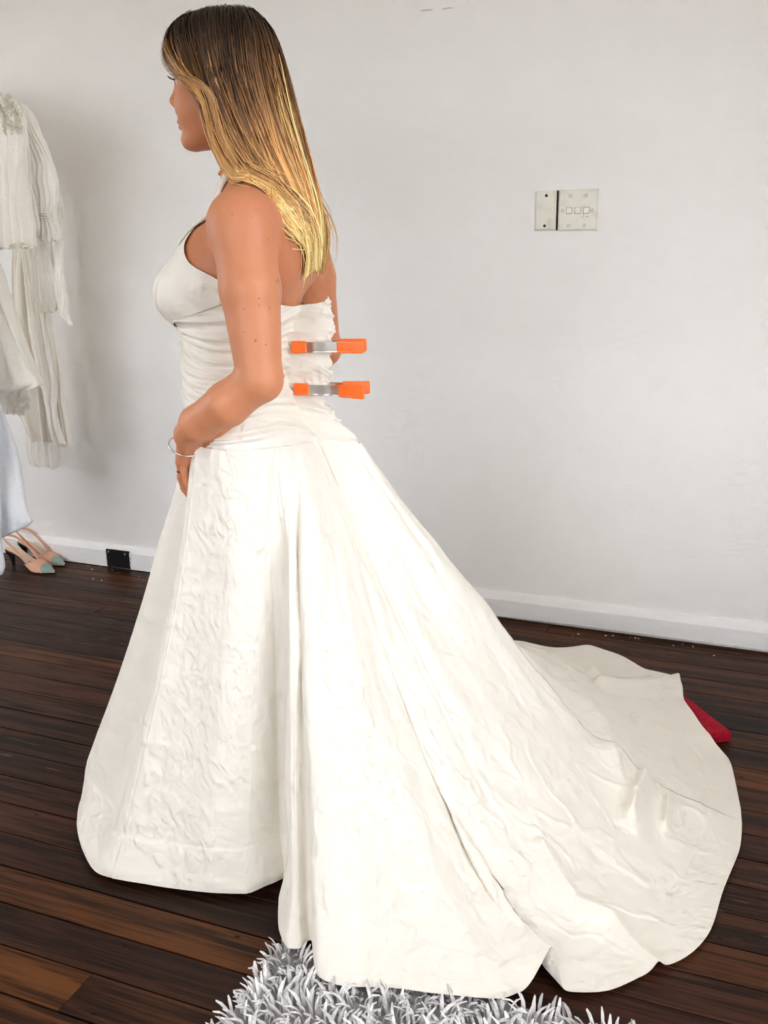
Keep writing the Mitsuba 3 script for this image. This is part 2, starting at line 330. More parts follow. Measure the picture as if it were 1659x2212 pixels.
MOLES = [(-.8949, 1.5297, 1.2875, .0016), (-.8441, 1.5167, 1.1473, .0018), (-.8437, 1.5172, 1.1355, .0019), (-.8323, 1.5334, 1.1313, .0017), (-.8674, 1.5042, 1.1301, .0015), (-.8485, 1.5064, 1.0760, .0024), (-.8346, 1.5171, 1.0683, .0018), (-.8687, 1.5014, 1.0912, .0014), (-.8966, 1.5112, 1.0207, .0019), (-.8458, 1.5624, 1.2466, .0014), (-.8646, 1.5456, 1.2840, .0012)]
LINES = [((-.8295, 1.5668, 1.1785), (-.8285, 1.5665, 1.0900)), ((-.8290, 1.5660, 1.1780), (-.8281, 1.5563, 1.1740))]
def skin_color(p, n, uv):
    c = mi.Color3f(0.505, 0.200, 0.098) * (0.94 + 0.12 * fbm(p.x * 18, p.y * 18, p.z * 18))
    c = mix(c, mi.Color3f(0.49, 0.165, 0.086), 0.45 * smoothstep(.45, .8, fbm(p.x * 6, p.y * 6, p.z * 6, octaves=2)))
    m = mi.Float(0)
    for (x, y, z, r) in MOLES: m = dr.maximum(m, 1 - smoothstep(r * .5, r, dr.sqrt(dr.square(p.x - x) + dr.square(p.y - y) + dr.square(p.z - z))))
    c = mix(c, mi.Color3f(.17, .06, .03), m * .8)
    k = mi.Float(0)
    for A, B in LINES:
        ab = [b - a for a, b in zip(A, B)]; L2 = sum(v * v for v in ab)
        h = dr.clip(((p.x - A[0]) * ab[0] + (p.y - A[1]) * ab[1] + (p.z - A[2]) * ab[2]) / L2, 0, 1)
        d = dr.sqrt(dr.square(p.x - A[0] - h * ab[0]) + dr.square(p.y - A[1] - h * ab[1]) + dr.square(p.z - A[2] - h * ab[2]))
        k = dr.maximum(k, 1 - smoothstep(.0008, .0016, dr.abs(d - .0018)))
    return mix(c, mi.Color3f(.22, .13, .13), k * .55)
mat('m_skin', proc(skin_color), 0.48, 0.35, sheen=0.15)
scene['person__body'] = mikit.ply(wmesh(body_mesh), 'm_skin', smooth=True)
lab('person', 'woman with long blonde hair standing in profile in an ivory halter wedding dress', 'person')

# ------------------------------------------------------------------ wedding dress
def silk_bump(p, n, uv):
    a = fbm(p.x * 60, p.y * 60, p.z * 34, octaves=2); b = 1 - dr.abs(2 * noise(p.x * 30 + 7 * a, p.y * 30, p.z * 20) - 1)
    return a * 0.6 + b * b * b * 0.5
mat('m_silk', (0.700, 0.662, 0.587), 0.42, 0.42, bump=proc(silk_bump, 0.003), bscale=0.0045, sheen=0.3)

from scipy.interpolate import RectBivariateSpline
from scipy.ndimage import gaussian_filter, map_coordinates
NU, U_FIN, TH_FIN = 900, 0.85, math.radians(173)
w_all = np.arange(2 * NU) / NU                       # 0 front, 1 back, 2 front again
U_of = np.where(w_all <= 1, w_all, 2 - w_all); SIDE = np.where(w_all <= 1, 1.0, -1.0)
axis_s = lambda z: np.interp(z, [.8, .86, 1.0, 1.1, 1.25], [-.045, -.045, -.012, -.015, -.045])
FINZ = [(.82, .092), (.845, .084), (.873, .070), (.90, .060), (.93, .064), (.96, .076), (.996, .087), (1.03, .083), (1.061, .083), (1.09, .070), (1.115, .058), (1.14, .036), (1.155, .022), (1.17, .010)]
fin_len = PchipInterpolator([a for a, b in FINZ], [b for a, b in FINZ])
TZ, TTH = np.linspace(.80, 1.33, 170), np.linspace(0, math.pi, 150)
def _table():
    z, th = [q.ravel() for q in np.meshgrid(TZ, TTH, indexing='ij')]
    a = axis_s(z); lo = np.zeros(len(z)); hi = np.full(len(z), .30)
    for _ in range(15):
        mid = (lo + hi) / 2; ins = torso(np.stack([a + mid * np.cos(th), mid * np.sin(th), z], 1)) < 0
        lo = np.where(ins, mid, lo); hi = np.where(ins, hi, mid)
    return RectBivariateSpline(TZ, TTH, gaussian_filter(lo.reshape(170, 150), 1.2))
RAD = _table()
def loop(z, off):
    """dress section points for every w at heights z (array per w) with offset off (array): local s, t"""
    th = np.minimum(U_of / U_FIN, 1) * TH_FIN
    a = axis_s(z); r = RAD.ev(z, th) + .0045 + off
    s, t = a + r * np.cos(th), SIDE * r * np.sin(th)
    f = np.clip((U_of - U_FIN) / (1 - U_FIN), 0, 1)
    L = fin_len(np.clip(z, .82, 1.17))
    s = s - (L + .0022 * np.sin(z * 118) + .0014 * np.sin(z * 251 + 1)) * np.sin(f * np.pi / 2)
    wob = .006 * np.sin(z * 95 + 1.0) * np.clip((1.13 - z) * 9, 0, 1) * np.sin(f * np.pi / 2)
    t = np.where(f > 0, t * (1 - f) + SIDE * .006 * np.sqrt(np.clip(1 - f ** 4, 0, 1)) * f + wob, t)
    return s, t
def field(seed, shape=256):
    """a smooth random field over the plane, period `shape` units, features about one unit across, spread about 1"""
    return gaussian_filter(np.random.default_rng(seed).standard_normal((shape, shape)), .75, mode='wrap') * 2.4
def at(fl, x, y):
    x, y = np.broadcast_arrays(x, y)
    return map_coordinates(fl, [np.ravel(x), np.ravel(y)], order=3, mode='grid-wrap').reshape(np.shape(x))
def fbm2(seed, x, y, o=3):
    return sum(.55 ** k * at(field(seed + k), x * 2 ** k + 17 * k, y * 2 ** k) for k in range(o))
seam_z = np.interp(U_of, [0, .3, .57, .75, .85, .9, 1], [.868, .862, .858, .850, .832, .832, .838])
topz = PchipInterpolator([0, .06, .12, .175, .215, .26, .32, .39, .46, .60, .80, .90, 1.0], [1.160, 1.190, 1.245, 1.292, 1.288, 1.245, 1.205, 1.184, 1.165, 1.132, 1.118, 1.120, 1.135])(U_of)
ubust = np.interp(U_of, [0, .1, .2, .3, .42, .5], [1.088, 1.083, 1.088, 1.108, 1.130, 1.145])
def ruche(th, z, amp):
    """sharp sideways gathers"""
    zz = z + .012 * fbm2(5, th * 1.1 + 3, z * 9, 2)
    n1 = 1 - np.abs(at(field(11), th * .6 + 40, zz * 108)) ; n2 = 1 - np.abs(at(field(12), th * 1.8 + 90, zz * 190 + th * 2))
    return amp * (np.sign(n1) * np.abs(np.clip(n1, -.35, 1)) ** 1.4 + .45 * np.clip(n2, -.3, 1))
def dress_patch(zlo, zhi, nv, offf):
    cols = []
    for v in np.linspace(0, 1, nv):
        z = zlo + (zhi - zlo) * v
        s, t = loop(z, offf(U_of, SIDE, z, v)); cols.append(np.stack([s, t, z], 1))
    return np.stack(cols, 1)
def mid_off(u, sd, z, v):
    th = u * 3.2 * sd
    side = np.exp(-((u - .42) / .17) ** 2)
    amp = .0094 * (1 - .30 * side) * np.interp(z, [.87, .90, 1.05, 1.10], [.55, 1, 1, .7]) * np.minimum(1, v * 14)
    return ruche(th, z, amp) + .0012 * fbm2(3, th * 1.3 + 9, z * 20 + th * 3, 2)
split_hi = np.minimum(topz, np.where(U_of < .5, ubust, topz))
mid = dress_patch(seam_z - .008, split_hi, 300, mid_off)
scene['person__wedding_dress__bodice'] = mikit.ply((W(mid.reshape(-1, 3)), grid_faces(2 * NU, 300, True)), 'm_silk', smooth=True)
def cup_off(u, sd, z, v):
    th = u * 3.2 * sd
    return .0011 * fbm2(9, th * 7 + z * 24, z * 14 - th * 5, 2) + .0035 * np.exp(-((v - .5) / .8) ** 2) - .004 * np.exp(-((u - .19 - .03 * v) / .006) ** 2) + .0015
wi = np.r_[np.arange(int(1.5 * NU), 2 * NU), np.arange(0, int(.5 * NU) + 1)]
cups = dress_patch(ubust - .004, np.maximum(topz, ubust + .002), 130, cup_off)[wi]
for j, sel in enumerate((slice(0, int(.5 * NU) + 1), slice(int(.5 * NU), None))):
    c = cups[sel]; scene[num('person__wedding_dress__bust_cup')] = mikit.ply((W(c.reshape(-1, 3)), grid_faces(c.shape[0], 130)), 'm_silk', smooth=True)
lab('person__wedding_dress', 'ivory silk halter wedding dress with ruched bodice, dropped waist and long train')

# skirt: hem points (u, s, t, z) on her left, then on her right
HEM_L = [(0, .405, 0, .012), (.08, .398, .09, .012), (.16, .372, .188, .012), (.22, .318, .282, .012), (.28, .243, .352, .012), (.36, .125, .373, .012), (.44, 0, .379, .012), (.50, -.066, .378, .014), (.53, -.110, .352, .02), (.55, -.135, .328, .02),
         (.565, -.135, .37, .018), (.58, -.146, .442, .02), (.60, -.166, .502, .026), (.62, -.192, .533, .026), (.635, -.212, .530, .026), (.645, -.224, .505, .026), (.655, -.232, .528, .026), (.67, -.255, .592, .026), (.69, -.305, .610, .026),
         (.72, -.385, .603, .026), (.75, -.475, .607, .026), (.77, -.560, .607, .024), (.785, -.607, .578, .024), (.795, -.638, .535, .05), (.803, -.655, .505, .062), (.808, -.664, .535, .045), (.815, -.672, .557, .012), (.83, -.735, .548, .006),
         (.85, -.820, .493, .005), (.875, -.891, .445, .005), (.90, -.942, .379, .005), (.93, -.993, .248, .005), (.965, -1.058, .09, .005), (1.0, -1.078, 0, .005)]
HEM_R = [(.965, -1.095, -.14, .005), (.94, -1.103, -.25, .005), (.91, -1.058, -.350, .032), (.88, -1.032, -.522, .034), (.867, -1.036, -.580, .055), (.860, -1.02, -.715, .02), (.85, -.965, -.745, .006), (.82, -.885, -.845, .006), (.79, -.800, -.908, .012), (.775, -.755, -.895, .01),
         (.76, -.705, -.888, .006), (.72, -.58, -.930, .006), (.67, -.46, -.90, .006), (.62, -.30, -.74, .01), (.56, -.13, -.52, .012), (.48, -.02, -.41, .012), (.38, .12, -.375, .012), (.28, .24, -.352, .012), (.18, .35, -.235, .012), (.09, .396, -.1, .012)]
hw = np.array([h[0] for h in HEM_L] + [2 - h[0] for h in HEM_R] + [2.0]); hp = np.array([h[1:] for h in HEM_L] + [h[1:] for h in HEM_R] + [HEM_L[0][1:]])
HEM = PchipInterpolator(hw, hp)(w_all)
HEM = gaussian_filter1d(HEM, 2.0, axis=0, mode='wrap')
NV = 430
vv = np.linspace(0, 1, NV) ** 0.92
st, tt_ = loop(seam_z, np.full(2 * NU, .0062)); TOP = np.stack([st, tt_, seam_z], 1)
run = np.linalg.norm(HEM[:, :2] - TOP[:, :2], axis=1)
K = np.clip((gaussian_filter1d(run, 25, mode='wrap') - .38) / .42, 0, 1)
K = K * K * (3 - 2 * K)
d_ = HEM - TOP
fq = np.interp(U_of, [0, .42, .56], [1, 1, 0])[:, None]
C1 = TOP + d_ * (1 / 3) ; C2 = TOP + d_ * (2 / 3)
C1[:, :2] -= d_[:, :2] * .105 * fq; C2[:, :2] -= d_[:, :2] * .075 * fq
C1t = TOP + d_ * np.array([.30, .30, 0]); C1t[:, 2] = gaussian_filter1d(np.where(SIDE > 0, .465, np.interp(U_of, [.6, .93, 1], [.33, .37, .465])), 20, mode='wrap')
C2t = TOP + d_ * np.array([.62, .62, 0]); C2t[:, 2] = .035
C1 = C1 * (1 - K[:, None]) + C1t * K[:, None]; C2 = C2 * (1 - K[:, None]) + C2t * K[:, None]
v = vv[None, :, None]
SK = TOP[:, None] * (1 - v) ** 3 + 3 * C1[:, None] * v * (1 - v) ** 2 + 3 * C2[:, None] * v ** 2 * (1 - v) + HEM[:, None] * v ** 3
def grid_normals(G, closed=True):
    du = np.roll(G, -1, 0) - np.roll(G, 1, 0); dv = np.gradient(G, axis=1); n = np.cross(dv, du); return n / (np.linalg.norm(n, axis=-1, keepdims=True) + 1e-9)
uu, ss = np.broadcast_to(U_of[:, None], SK.shape[:2]), np.broadcast_to(SIDE[:, None], SK.shape[:2]); V2 = np.broadcast_to(vv[None, :], SK.shape[:2])
nrm = grid_normals(SK)
disp = np.zeros(SK.shape[:2])
ax = np.cumsum(np.linalg.norm(np.diff(SK, axis=0, append=SK[:1]), axis=-1), 0); ay = np.cumsum(np.linalg.norm(np.diff(SK, axis=1, prepend=SK[:, :1]), axis=-1), 1)   # metres across and down the cloth
arc0 = ax[:, :1].copy(); am = ax[:, int(.72 * NV)][:, None]; ax = np.minimum(am, am.max() - am) + 0 * ax; edge = np.clip((1 - V2) * 10, .12, 1)
# gathers just under the seam
disp += .0036 * np.clip(1 - 1.3 * np.abs(at(field(21), arc0 * 62 + 5 + 0 * V2, ay * 4)), -.2, 1) * np.exp(-ay / .05) * np.minimum(1, ay * 90) * np.interp(uu, [0, .1, .5, .6, .84, .86, 1], [.1, .15, .8, 1, .7, .35, .4])
# soft long folds, creases and crumples
disp += .0135 * at(field(22), uu * 21 * ss + 60, ay * 1.1) * np.clip(ay * 4, 0, 1) * edge
disp += .0055 * np.clip((uu - .50) / .12, .45, 1) * fbm2(23, ax * 11 * ss, ay * np.where(uu < .56, 2.6, 5.5), 3) * np.clip(ay * 4, 0, 1) * edge
cr = np.clip(1 - 2.2 * np.abs(fbm2(26, ax * 17 * ss + 3, ay * 8, 3)), 0, 1)
fr_ = np.clip((uu - .50) / .12, .22, 1)
disp += .0017 * fr_ * cr ** 1.2 * np.clip((ay - .15) * 2, 0, 1) * np.clip(.55 + .45 * at(field(27), ax * 3 * ss, ay * 3), 0, 1.2) * edge
cr2 = np.clip(1 - 2.6 * np.abs(fbm2(29, ax * 26 * ss + 3, ay * 22, 2)), 0, 1)
disp += .0026 * fr_ * cr2 * np.clip((ay - .45) * 2.5, 0, 1) * edge
# the hem is faced: a soft ridge and a flatter band above the edge
dh = ay[:, -1:] - ay
disp += np.where(uu < .56, .0017, .0010) * np.clip((.085 - dh + .006 * at(field(33), arc0 * 8 + 0 * V2, 0 * V2)) / .006, 0, 1) * np.clip(dh / .02, 0, 1)
# seams
for u0 in (.30, .57, .85):
    disp += .0011 * np.exp(-((uu - u0 - .002) / .0020) ** 2) - .0009 * np.exp(-((uu - u0 + .002) / .0020) ** 2)
SK = SK + nrm * disp[..., None]
for (pa, h_, w_) in (([(-.799, -.432), (-.917, -.533), (-1.049, -.632)], .026, .016), ([(-.709, -.448), (-.802, -.656)], .016, .016), ([(-.578, -.679), (-.762, -.652), (-.957, -.658)], .014, .014), ([(-.863, .032), (-.824, .161)], .040, .017),
                    ([(-.912, .044), (-.897, .121)], .022, .010), ([(-.64, .316), (-.699, .389), (-.765, .393), (-.851, .495)], .020, .014), ([(-.738, -.199), (-.792, -.042), (-.826, .145)], .020, .026), ([(-.595, .14), (-.776, .033), (-.945, -.118)], .012, .03), ([(-.52, -.74), (-.70, -.80)], .012, .02)):
    dm = np.full(SK.shape[:2], 9.0)
    for A0, B0 in zip(np.array(pa[:-1]), np.array(pa[1:])):
        ab = B0 - A0; q_ = np.clip(((SK[..., :2] - A0) @ ab) / (ab @ ab), 0, 1); dm = np.minimum(dm, np.linalg.norm(SK[..., :2] - A0 - q_[..., None] * ab, axis=-1))
    SK[..., 2] += h_ * np.exp(-np.abs(dm / w_) ** 1.6) * np.clip((.30 - SK[..., 2]) / .12, 0, 1)
fl = W(SK); rug_on = (fl[..., 1] < 1.33) & (fl[..., 0] > -.76)
zmin = .0045 + .0045 * np.clip(fbm2(31, SK[..., 0] * 9, SK[..., 1] * 9, 3) + .2, 0, 3) + np.where(rug_on, .020, 0)
_d = np.stack([fl[..., 0] + .160, fl[..., 1] - 2.455], -1); _a, _b = np.abs(_d @ np.array((.615, -.788))) - .15, np.abs(_d @ np.array((-.788, -.615))) - .06
zmin = zmin + .031 * 1.0 * (lambda q: 1 - q * q * (3 - 2 * q))(np.clip(np.maximum(_a, _b) / .05, 0, 1))
lay = np.maximum(SK[..., 2], 0)
SK[..., 2] = smax(SK[..., 2], zmin, .012) - .0 * lay
SKIRT = SK
scene['person__wedding_dress__skirt'] = mikit.ply((W(SK.reshape(-1, 3)), grid_faces(2 * NU, NV, True)), 'm_silk', smooth=True)
# ------------------------------------------------------------------ hair, face details, strap, jewellery
def grad(f, P, e=.0015):
    g = np.stack([f(P + np.eye(3)[k] * e) - f(P - np.eye(3)[k] * e) for k in range(3)], 1); return g / (np.linalg.norm(g, axis=1, keepdims=True) + 1e-9)
def push_out(P, f, margin, it=3):
    sh = P.shape; P = P.reshape(-1, 3).copy(); margin = np.broadcast_to(margin, sh[:-1]).ravel()
    for _ in range(it):
        d = f(P); i = np.nonzero(d < margin)[0]
        if not len(i): break
        P[i] += grad(f, P[i]) * (margin[i] - d[i])[:, None]
    return P.reshape(sh)
GUIDE = {1.0: [(.082, .004, 1.640), (.093, .030, 1.612), (.086, .053, 1.578), (.068, .070, 1.550), (.040, .082, 1.520), (.018, .090, 1.495), (.010, .090, 1.455), (.000, .088, 1.420), (-.026, .096, 1.372), (-.074, .110, 1.315), (-.118, .110, 1.260), (-.150, .095, 1.220), (-.158, .085, 1.180)],
         .75: [(.050, .004, 1.657), (.056, .050, 1.635), (.046, .074, 1.590), (.028, .084, 1.545), (.010, .091, 1.500), (-.008, .095, 1.455), (-.030, .098, 1.410), (-.065, .102, 1.365), (-.105, .105, 1.315), (-.140, .100, 1.262), (-.160, .088, 1.215), (-.167, .078, 1.182)],
         .5: [(.0, .004, 1.666), (-.003, .054, 1.646), (-.012, .078, 1.600), (-.022, .088, 1.545), (-.038, .094, 1.490), (-.058, .097, 1.435), (-.085, .099, 1.380), (-.118, .097, 1.325), (-.148, .088, 1.270), (-.164, .075, 1.220), (-.170, .065, 1.184)],
         .25: [(-.045, .004, 1.664), (-.070, .045, 1.641), (-.083, .064, 1.600), (-.093, .074, 1.545), (-.107, .078, 1.490), (-.122, .078, 1.435), (-.140, .074, 1.380), (-.160, .066, 1.325), (-.174, .056, 1.270), (-.178, .046, 1.220), (-.175, .036, 1.186)],
         0: [(-.066, .0, 1.658), (-.096, .0, 1.630), (-.114, .0, 1.590), (-.128, .0, 1.540), (-.141, .0, 1.485), (-.154, 0, 1.430), (-.167, 0, 1.375), (-.179, 0, 1.320), (-.184, 0, 1.270), (-.181, 0, 1.220), (-.175, 0, 1.188)]}
NA, NP = 9, 24
ga = np.linspace(-1, 1, NA); GT = np.zeros((NA, NP, 3))
for i, a in enumerate(ga):
    g = np.array(GUIDE[abs(a)]) * [1, 1 if a >= 0 else -1, 1]; GT[i] = spline(g, NP)
GS = CubicSpline(ga, GT, axis=0)
def hair_axis(z): return np.stack([np.interp(z, [1.2, 1.35, 1.5, 1.6], [-.10, -.08, -.02, -.005]), z * 0, np.minimum(z, 1.57)], -1)
hr = np.random.default_rng(21)
NL, PER, NS = 330, 34, 20
la = np.clip(hr.uniform(-1.02, 1.02, NL), -1, 1); la[:70] = np.clip(hr.uniform(.45, 1.02, 70), -1, 1)
lr = hr.uniform(.25, 1.0, NL) ** .7
v0 = np.where(hr.random(NL) < .45, 0, hr.uniform(0, .26, NL)); v1 = np.clip(1 - hr.exponential(.035, NL), .80, 1.0); v1 = np.where(hr.random(NL) < .12, hr.uniform(.7, .9, NL), v1)
lcol = hr.random(NL); ltone = hr.normal(0, 1, NL)
lock = np.repeat(np.arange(NL), PER); n = len(lock)
q = np.linspace(0, 1, NS)[None]
v = v0[lock, None] + (v1[lock, None] + hr.normal(0, .016, (n, 1)) - v0[lock, None]) * q
spread = np.interp(q, [0, .4, 1], [.075, .060, .030])
a = la[lock, None] + hr.normal(0, 1, (n, 1)) * spread * .8 + .018 * np.sin(q * 7 + hr.uniform(0, 6.3, NL)[lock, None])
a = np.clip(a, -1.03, 1.03)
def guide_at(a, v):
    c = np.clip(a, -1, 1); vi = np.clip(v, 0, 1) * (NP - 1)
    x = (c + 1) / 2 * 160; x0 = np.clip(x.astype(int), 0, 159); fx = x - x0; k0 = np.clip(vi.astype(int), 0, NP - 2); fk = vi - k0
    D = guide_at.D
    return (D[x0, k0] * ((1 - fx) * (1 - fk))[..., None] + D[x0 + 1, k0] * (fx * (1 - fk))[..., None] + D[x0, k0 + 1] * ((1 - fx) * fk)[..., None] + D[x0 + 1, k0 + 1] * (fx * fk)[..., None])
guide_at.D = GS(np.linspace(-1, 1, 161))
P = guide_at(a, v)
rr = np.clip(lr[lock, None] + hr.normal(0, .10, (n, 1)), 0, 1.12)
A_ = hair_axis(P[..., 2]); P = A_ + (P - A_) * (1 - .17 * (1 - rr))[..., None]
P += hr.normal(0, .0012, (n, 1, 3)) + np.interp(q, [0, .3, 1], [0, .3, 1])[..., None] * hr.normal(0, .0022, (n, 1, 3))
P = push_out(P, body_noarm_head := (lambda X: np.minimum(body_noarm(X), head(X))), .002 + .010 * rr, 3)
fly = hr.random(n) < .012
P[fly] += (np.interp(q, [0, .2, 1], [.0, .3, 1])[..., None] * hr.normal(0, .012, (int(fly.sum()), 1, 3)))
Ax = P - hair_axis(P[..., 2]); tg = np.gradient(P, axis=1); side = np.cross(tg, Ax); side /= np.linalg.norm(side, axis=-1, keepdims=True) + 1e-9
out = Ax / (np.linalg.norm(Ax, axis=-1, keepdims=True) + 1e-9); tilt = hr.normal(0, .5, (n, 1, 1))
side = side * np.cos(tilt) + out * np.sin(tilt)
wd = hr.uniform(.00055, .00110, (n, 1, 1)) * np.interp(q, [0, .06, .8, 1], [.6, 1, 1, .25])[..., None]
V = np.stack([P - side * wd, P + side * wd], 2).reshape(-1, 3)
F = (np.arange(n)[:, None, None] * NS * 2 + grid_faces(NS, 2)[None]).reshape(-1, 4)
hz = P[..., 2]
yel = np.clip((1.60 - hz) / .36 + .16 * ltone[lock, None] * np.clip((1.66 - hz) / .1, 0, 1) + np.where(np.abs(a) < .3, .10, 0) + np.where(a > .85, .08, 0), 0, 1)[..., None]  # back strands blonder: light on the back edge put into the colour
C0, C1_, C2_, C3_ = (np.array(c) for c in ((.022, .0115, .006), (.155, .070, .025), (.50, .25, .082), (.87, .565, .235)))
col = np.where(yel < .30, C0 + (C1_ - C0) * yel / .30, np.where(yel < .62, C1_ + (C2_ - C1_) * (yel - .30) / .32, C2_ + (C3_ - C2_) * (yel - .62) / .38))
streak = np.where(lcol < .20, .48, np.where(lcol > .78, 1.55, 1.0))[lock, None, None]; streak = 1 + (streak - 1) * np.clip((1.64 - hz) / .10, .15, 1)[..., None]
col = np.clip(col * streak * hr.uniform(.8, 1.2, (n, 1, 1)), 0, .92)
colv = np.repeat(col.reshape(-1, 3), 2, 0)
mat('m_hair', {'type': 'mesh_attribute', 'name': 'vertex_color'}, 0.42, 0.28)
# the front lock sweeping back over the ear and down
def extra_lock(path, count, spread, seed, tone, wide=1.0):
    g = np.random.default_rng(seed); S = spline(path, NS); o = g.normal(0, 1, (count, 1, 3)) * np.array([.7, .5, 1.0]) * spread * np.interp(np.linspace(0, 1, NS), [0, .25, .55, .8, 1], [1.1, 1.0, .6, .9, 1.3])[None, :, None]
    Q = push_out(S[None] + o + g.normal(0, .0006, (count, NS, 3)), body_noarm_head, .006, 2); Ax = Q - hair_axis(Q[..., 2]); tg = np.gradient(Q, axis=1); sd = np.cross(tg, Ax); sd /= np.linalg.norm(sd, axis=-1, keepdims=True) + 1e-9
    w = g.uniform(.0005, .0010, (count, 1, 1)) * wide * np.interp(np.linspace(0, 1, NS), [0, .1, .85, 1], [.5, 1, 1, .2])[None, :, None]
    y = np.clip(tone + np.linspace(0, .35, NS)[None, :, None] + g.normal(0, .09, (count, 1, 1)), 0, 1)
    c = np.where(y < .30, C0 + (C1_ - C0) * y / .30, np.where(y < .62, C1_ + (C2_ - C1_) * (y - .30) / .32, C2_ + (C3_ - C2_) * (y - .62) / .38))
    return np.stack([Q - sd * w, Q + sd * w], 2).reshape(-1, 3), (np.arange(count)[:, None, None] * NS * 2 + grid_faces(NS, 2)[None]).reshape(-1, 4), np.repeat(c.reshape(-1, 3), 2, 0)
for sd_ in (1, -1):
    m_ = np.array([1, sd_, 1])
    for path, cnt, spr, ton in (([(.090, .018, 1.615), (.093, .046, 1.586), (.077, .071, 1.559), (.047, .091, 1.534), (.016, .101, 1.521), (-.006, .103, 1.502), (-.016, .102, 1.465), (-.026, .104, 1.425), (-.048, .108, 1.380)], 130, .0042, .30),
                                ([(.085, .022, 1.625), (.084, .056, 1.592), (.067, .079, 1.560), (.036, .095, 1.526), (.012, .100, 1.498), (.004, .098, 1.468), (-.002, .098, 1.436), (-.020, .104, 1.392), (-.060, .113, 1.338)], 150, .0045, .42),
                                ([(.0945, .010, 1.630), (.1000, .024, 1.604), (.0970, .038, 1.588), (.088, .055, 1.572), (.070, .074, 1.556), (.05, .089, 1.533), (.03, .097, 1.525)], 60, .0022, .52)):
        a_, f_, c_ = extra_lock(np.array(path) * m_, cnt, spr, 300 + cnt + sd_, ton); F = np.vstack([F, f_ + len(V)]); V = np.vstack([V, a_]); colv = np.vstack([colv, c_])
# the closed under-layer of the hair
ua, uv_ = np.linspace(-1.0, 1.0, 120), np.linspace(0, .93, 70)
AA, VV = np.meshgrid(ua, uv_, indexing='ij'); CP = guide_at(AA, VV); Ax = hair_axis(CP[..., 2]); CP = Ax + (CP - Ax) * .875
CP = push_out(CP, body_noarm_head, .0025, 3)
cy = np.clip((1.60 - CP[..., 2]) / .36, 0, 1)[..., None]; cc = (C0 + (C1_ * 1.3 - C0) * np.clip(cy * 1.5, 0, 1)) * (.7 + .6 * hr.random((120, 1, 1)))
F = np.vstack([F, grid_faces(120, 70) + len(V)]); V = np.vstack([V, CP.reshape(-1, 3)]); colv = np.vstack([colv, cc.reshape(-1, 3)])
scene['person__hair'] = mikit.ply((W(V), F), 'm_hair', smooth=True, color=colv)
lab('person__hair', 'long straight hair, dark brown at the roots running to golden blonde')

def rot_head(p):
    p = np.asarray(p, float); c, s_ = math.cos(HD_Y), math.sin(HD_Y); x = p[..., 0] + .005 - 0
    return np.stack([c * x - s_ * p[..., 1] - .005, s_ * x + c * p[..., 1], p[..., 2]], -1)
mat('m_lip', (0.46, 0.15, 0.12), 0.35, 0.5); mat('m_dark', (0.012, 0.008, 0.006), 0.5, 0.3); mat('m_brow', (0.07, 0.035, 0.018), 0.7, 0.2)
mat('m_iris', (.10, .055, .03), .15, .6); mat('m_eye', proc(lambda p, n, uv: mi.Color3f(.7, .68, .66)), 0.12, 0.6)
lipf = lambda P: np.minimum(ell(P, (.0858, 0, 1.4665), (.0086, .0212, .0050)), ell(P, (.0838, 0, 1.4567), (.0086, .0188, .0058)))
lv, lq = surface_nets(lipf, (.07, -.03, 1.445), (.10, .03, 1.48), .001)
scene['person__lips'] = mikit.ply((W(rot_head(lv)), lq), 'm_lip', smooth=True)
for sd in (1, -1):
    e = trimesh.creation.icosphere(3, .0118); c = np.array((.0690, .032 * sd, 1.5352))
    ek = num('person__eye'); scene[ek] = mikit.ply((W(rot_head(np.asarray(e.vertices) + c)), e.faces), 'm_eye', smooth=True)
    for r_, d_, mm, nm in ((.0056, .0006, 'm_iris', 'iris'), (.0024, .0009, 'm_dark', 'pupil')):
        cp = trimesh.creation.icosphere(2, 1.0); cv = np.asarray(cp.vertices) * (.0016, r_, r_) + c + (.0110 + d_ - .0008, .0010 * sd, -.0006)
        scene[f'{ek}__{nm}'] = mikit.ply((W(rot_head(cv)), cp.faces), mm, smooth=True)
    ms = []
    for k in np.linspace(-1, 1, 13):
        an = .62 * k; r0 = np.array((.0695 + .0125 * math.cos(an), (.032 + .0125 * math.sin(an)) * sd, 1.5392 - .0012 * k * k))
        o = np.array((math.cos(an), math.sin(an) * sd, 0)); ms.append(tube(rot_head(np.array([r0, r0 + o * .004 + (0, 0, -.0002), r0 + o * .0095 + (0, 0, .0022), r0 + o * .0130 + (0, 0, .0062)])), [.0008, .0007, .0005, .0002], 4))
    m = cat(*ms); scene[num('person__eyelash')] = mikit.ply((W(np.asarray(m.vertices)), m.faces), 'm_dark')
    bp = push_out(rot_head(spline([(.088, .012 * sd, 1.556), (.085, .026 * sd, 1.561), (.074, .042 * sd, 1.560), (.066, .050 * sd, 1.556)], 14)), head, .0004)
    m = tube(bp, np.interp(np.linspace(0, 1, 14), [0, .3, 1], [.0028, .0032, .001]), 6); scene[num('person__eyebrow')] = mikit.ply((W(np.asarray(m.vertices)), m.faces), 'm_brow', smooth=True)

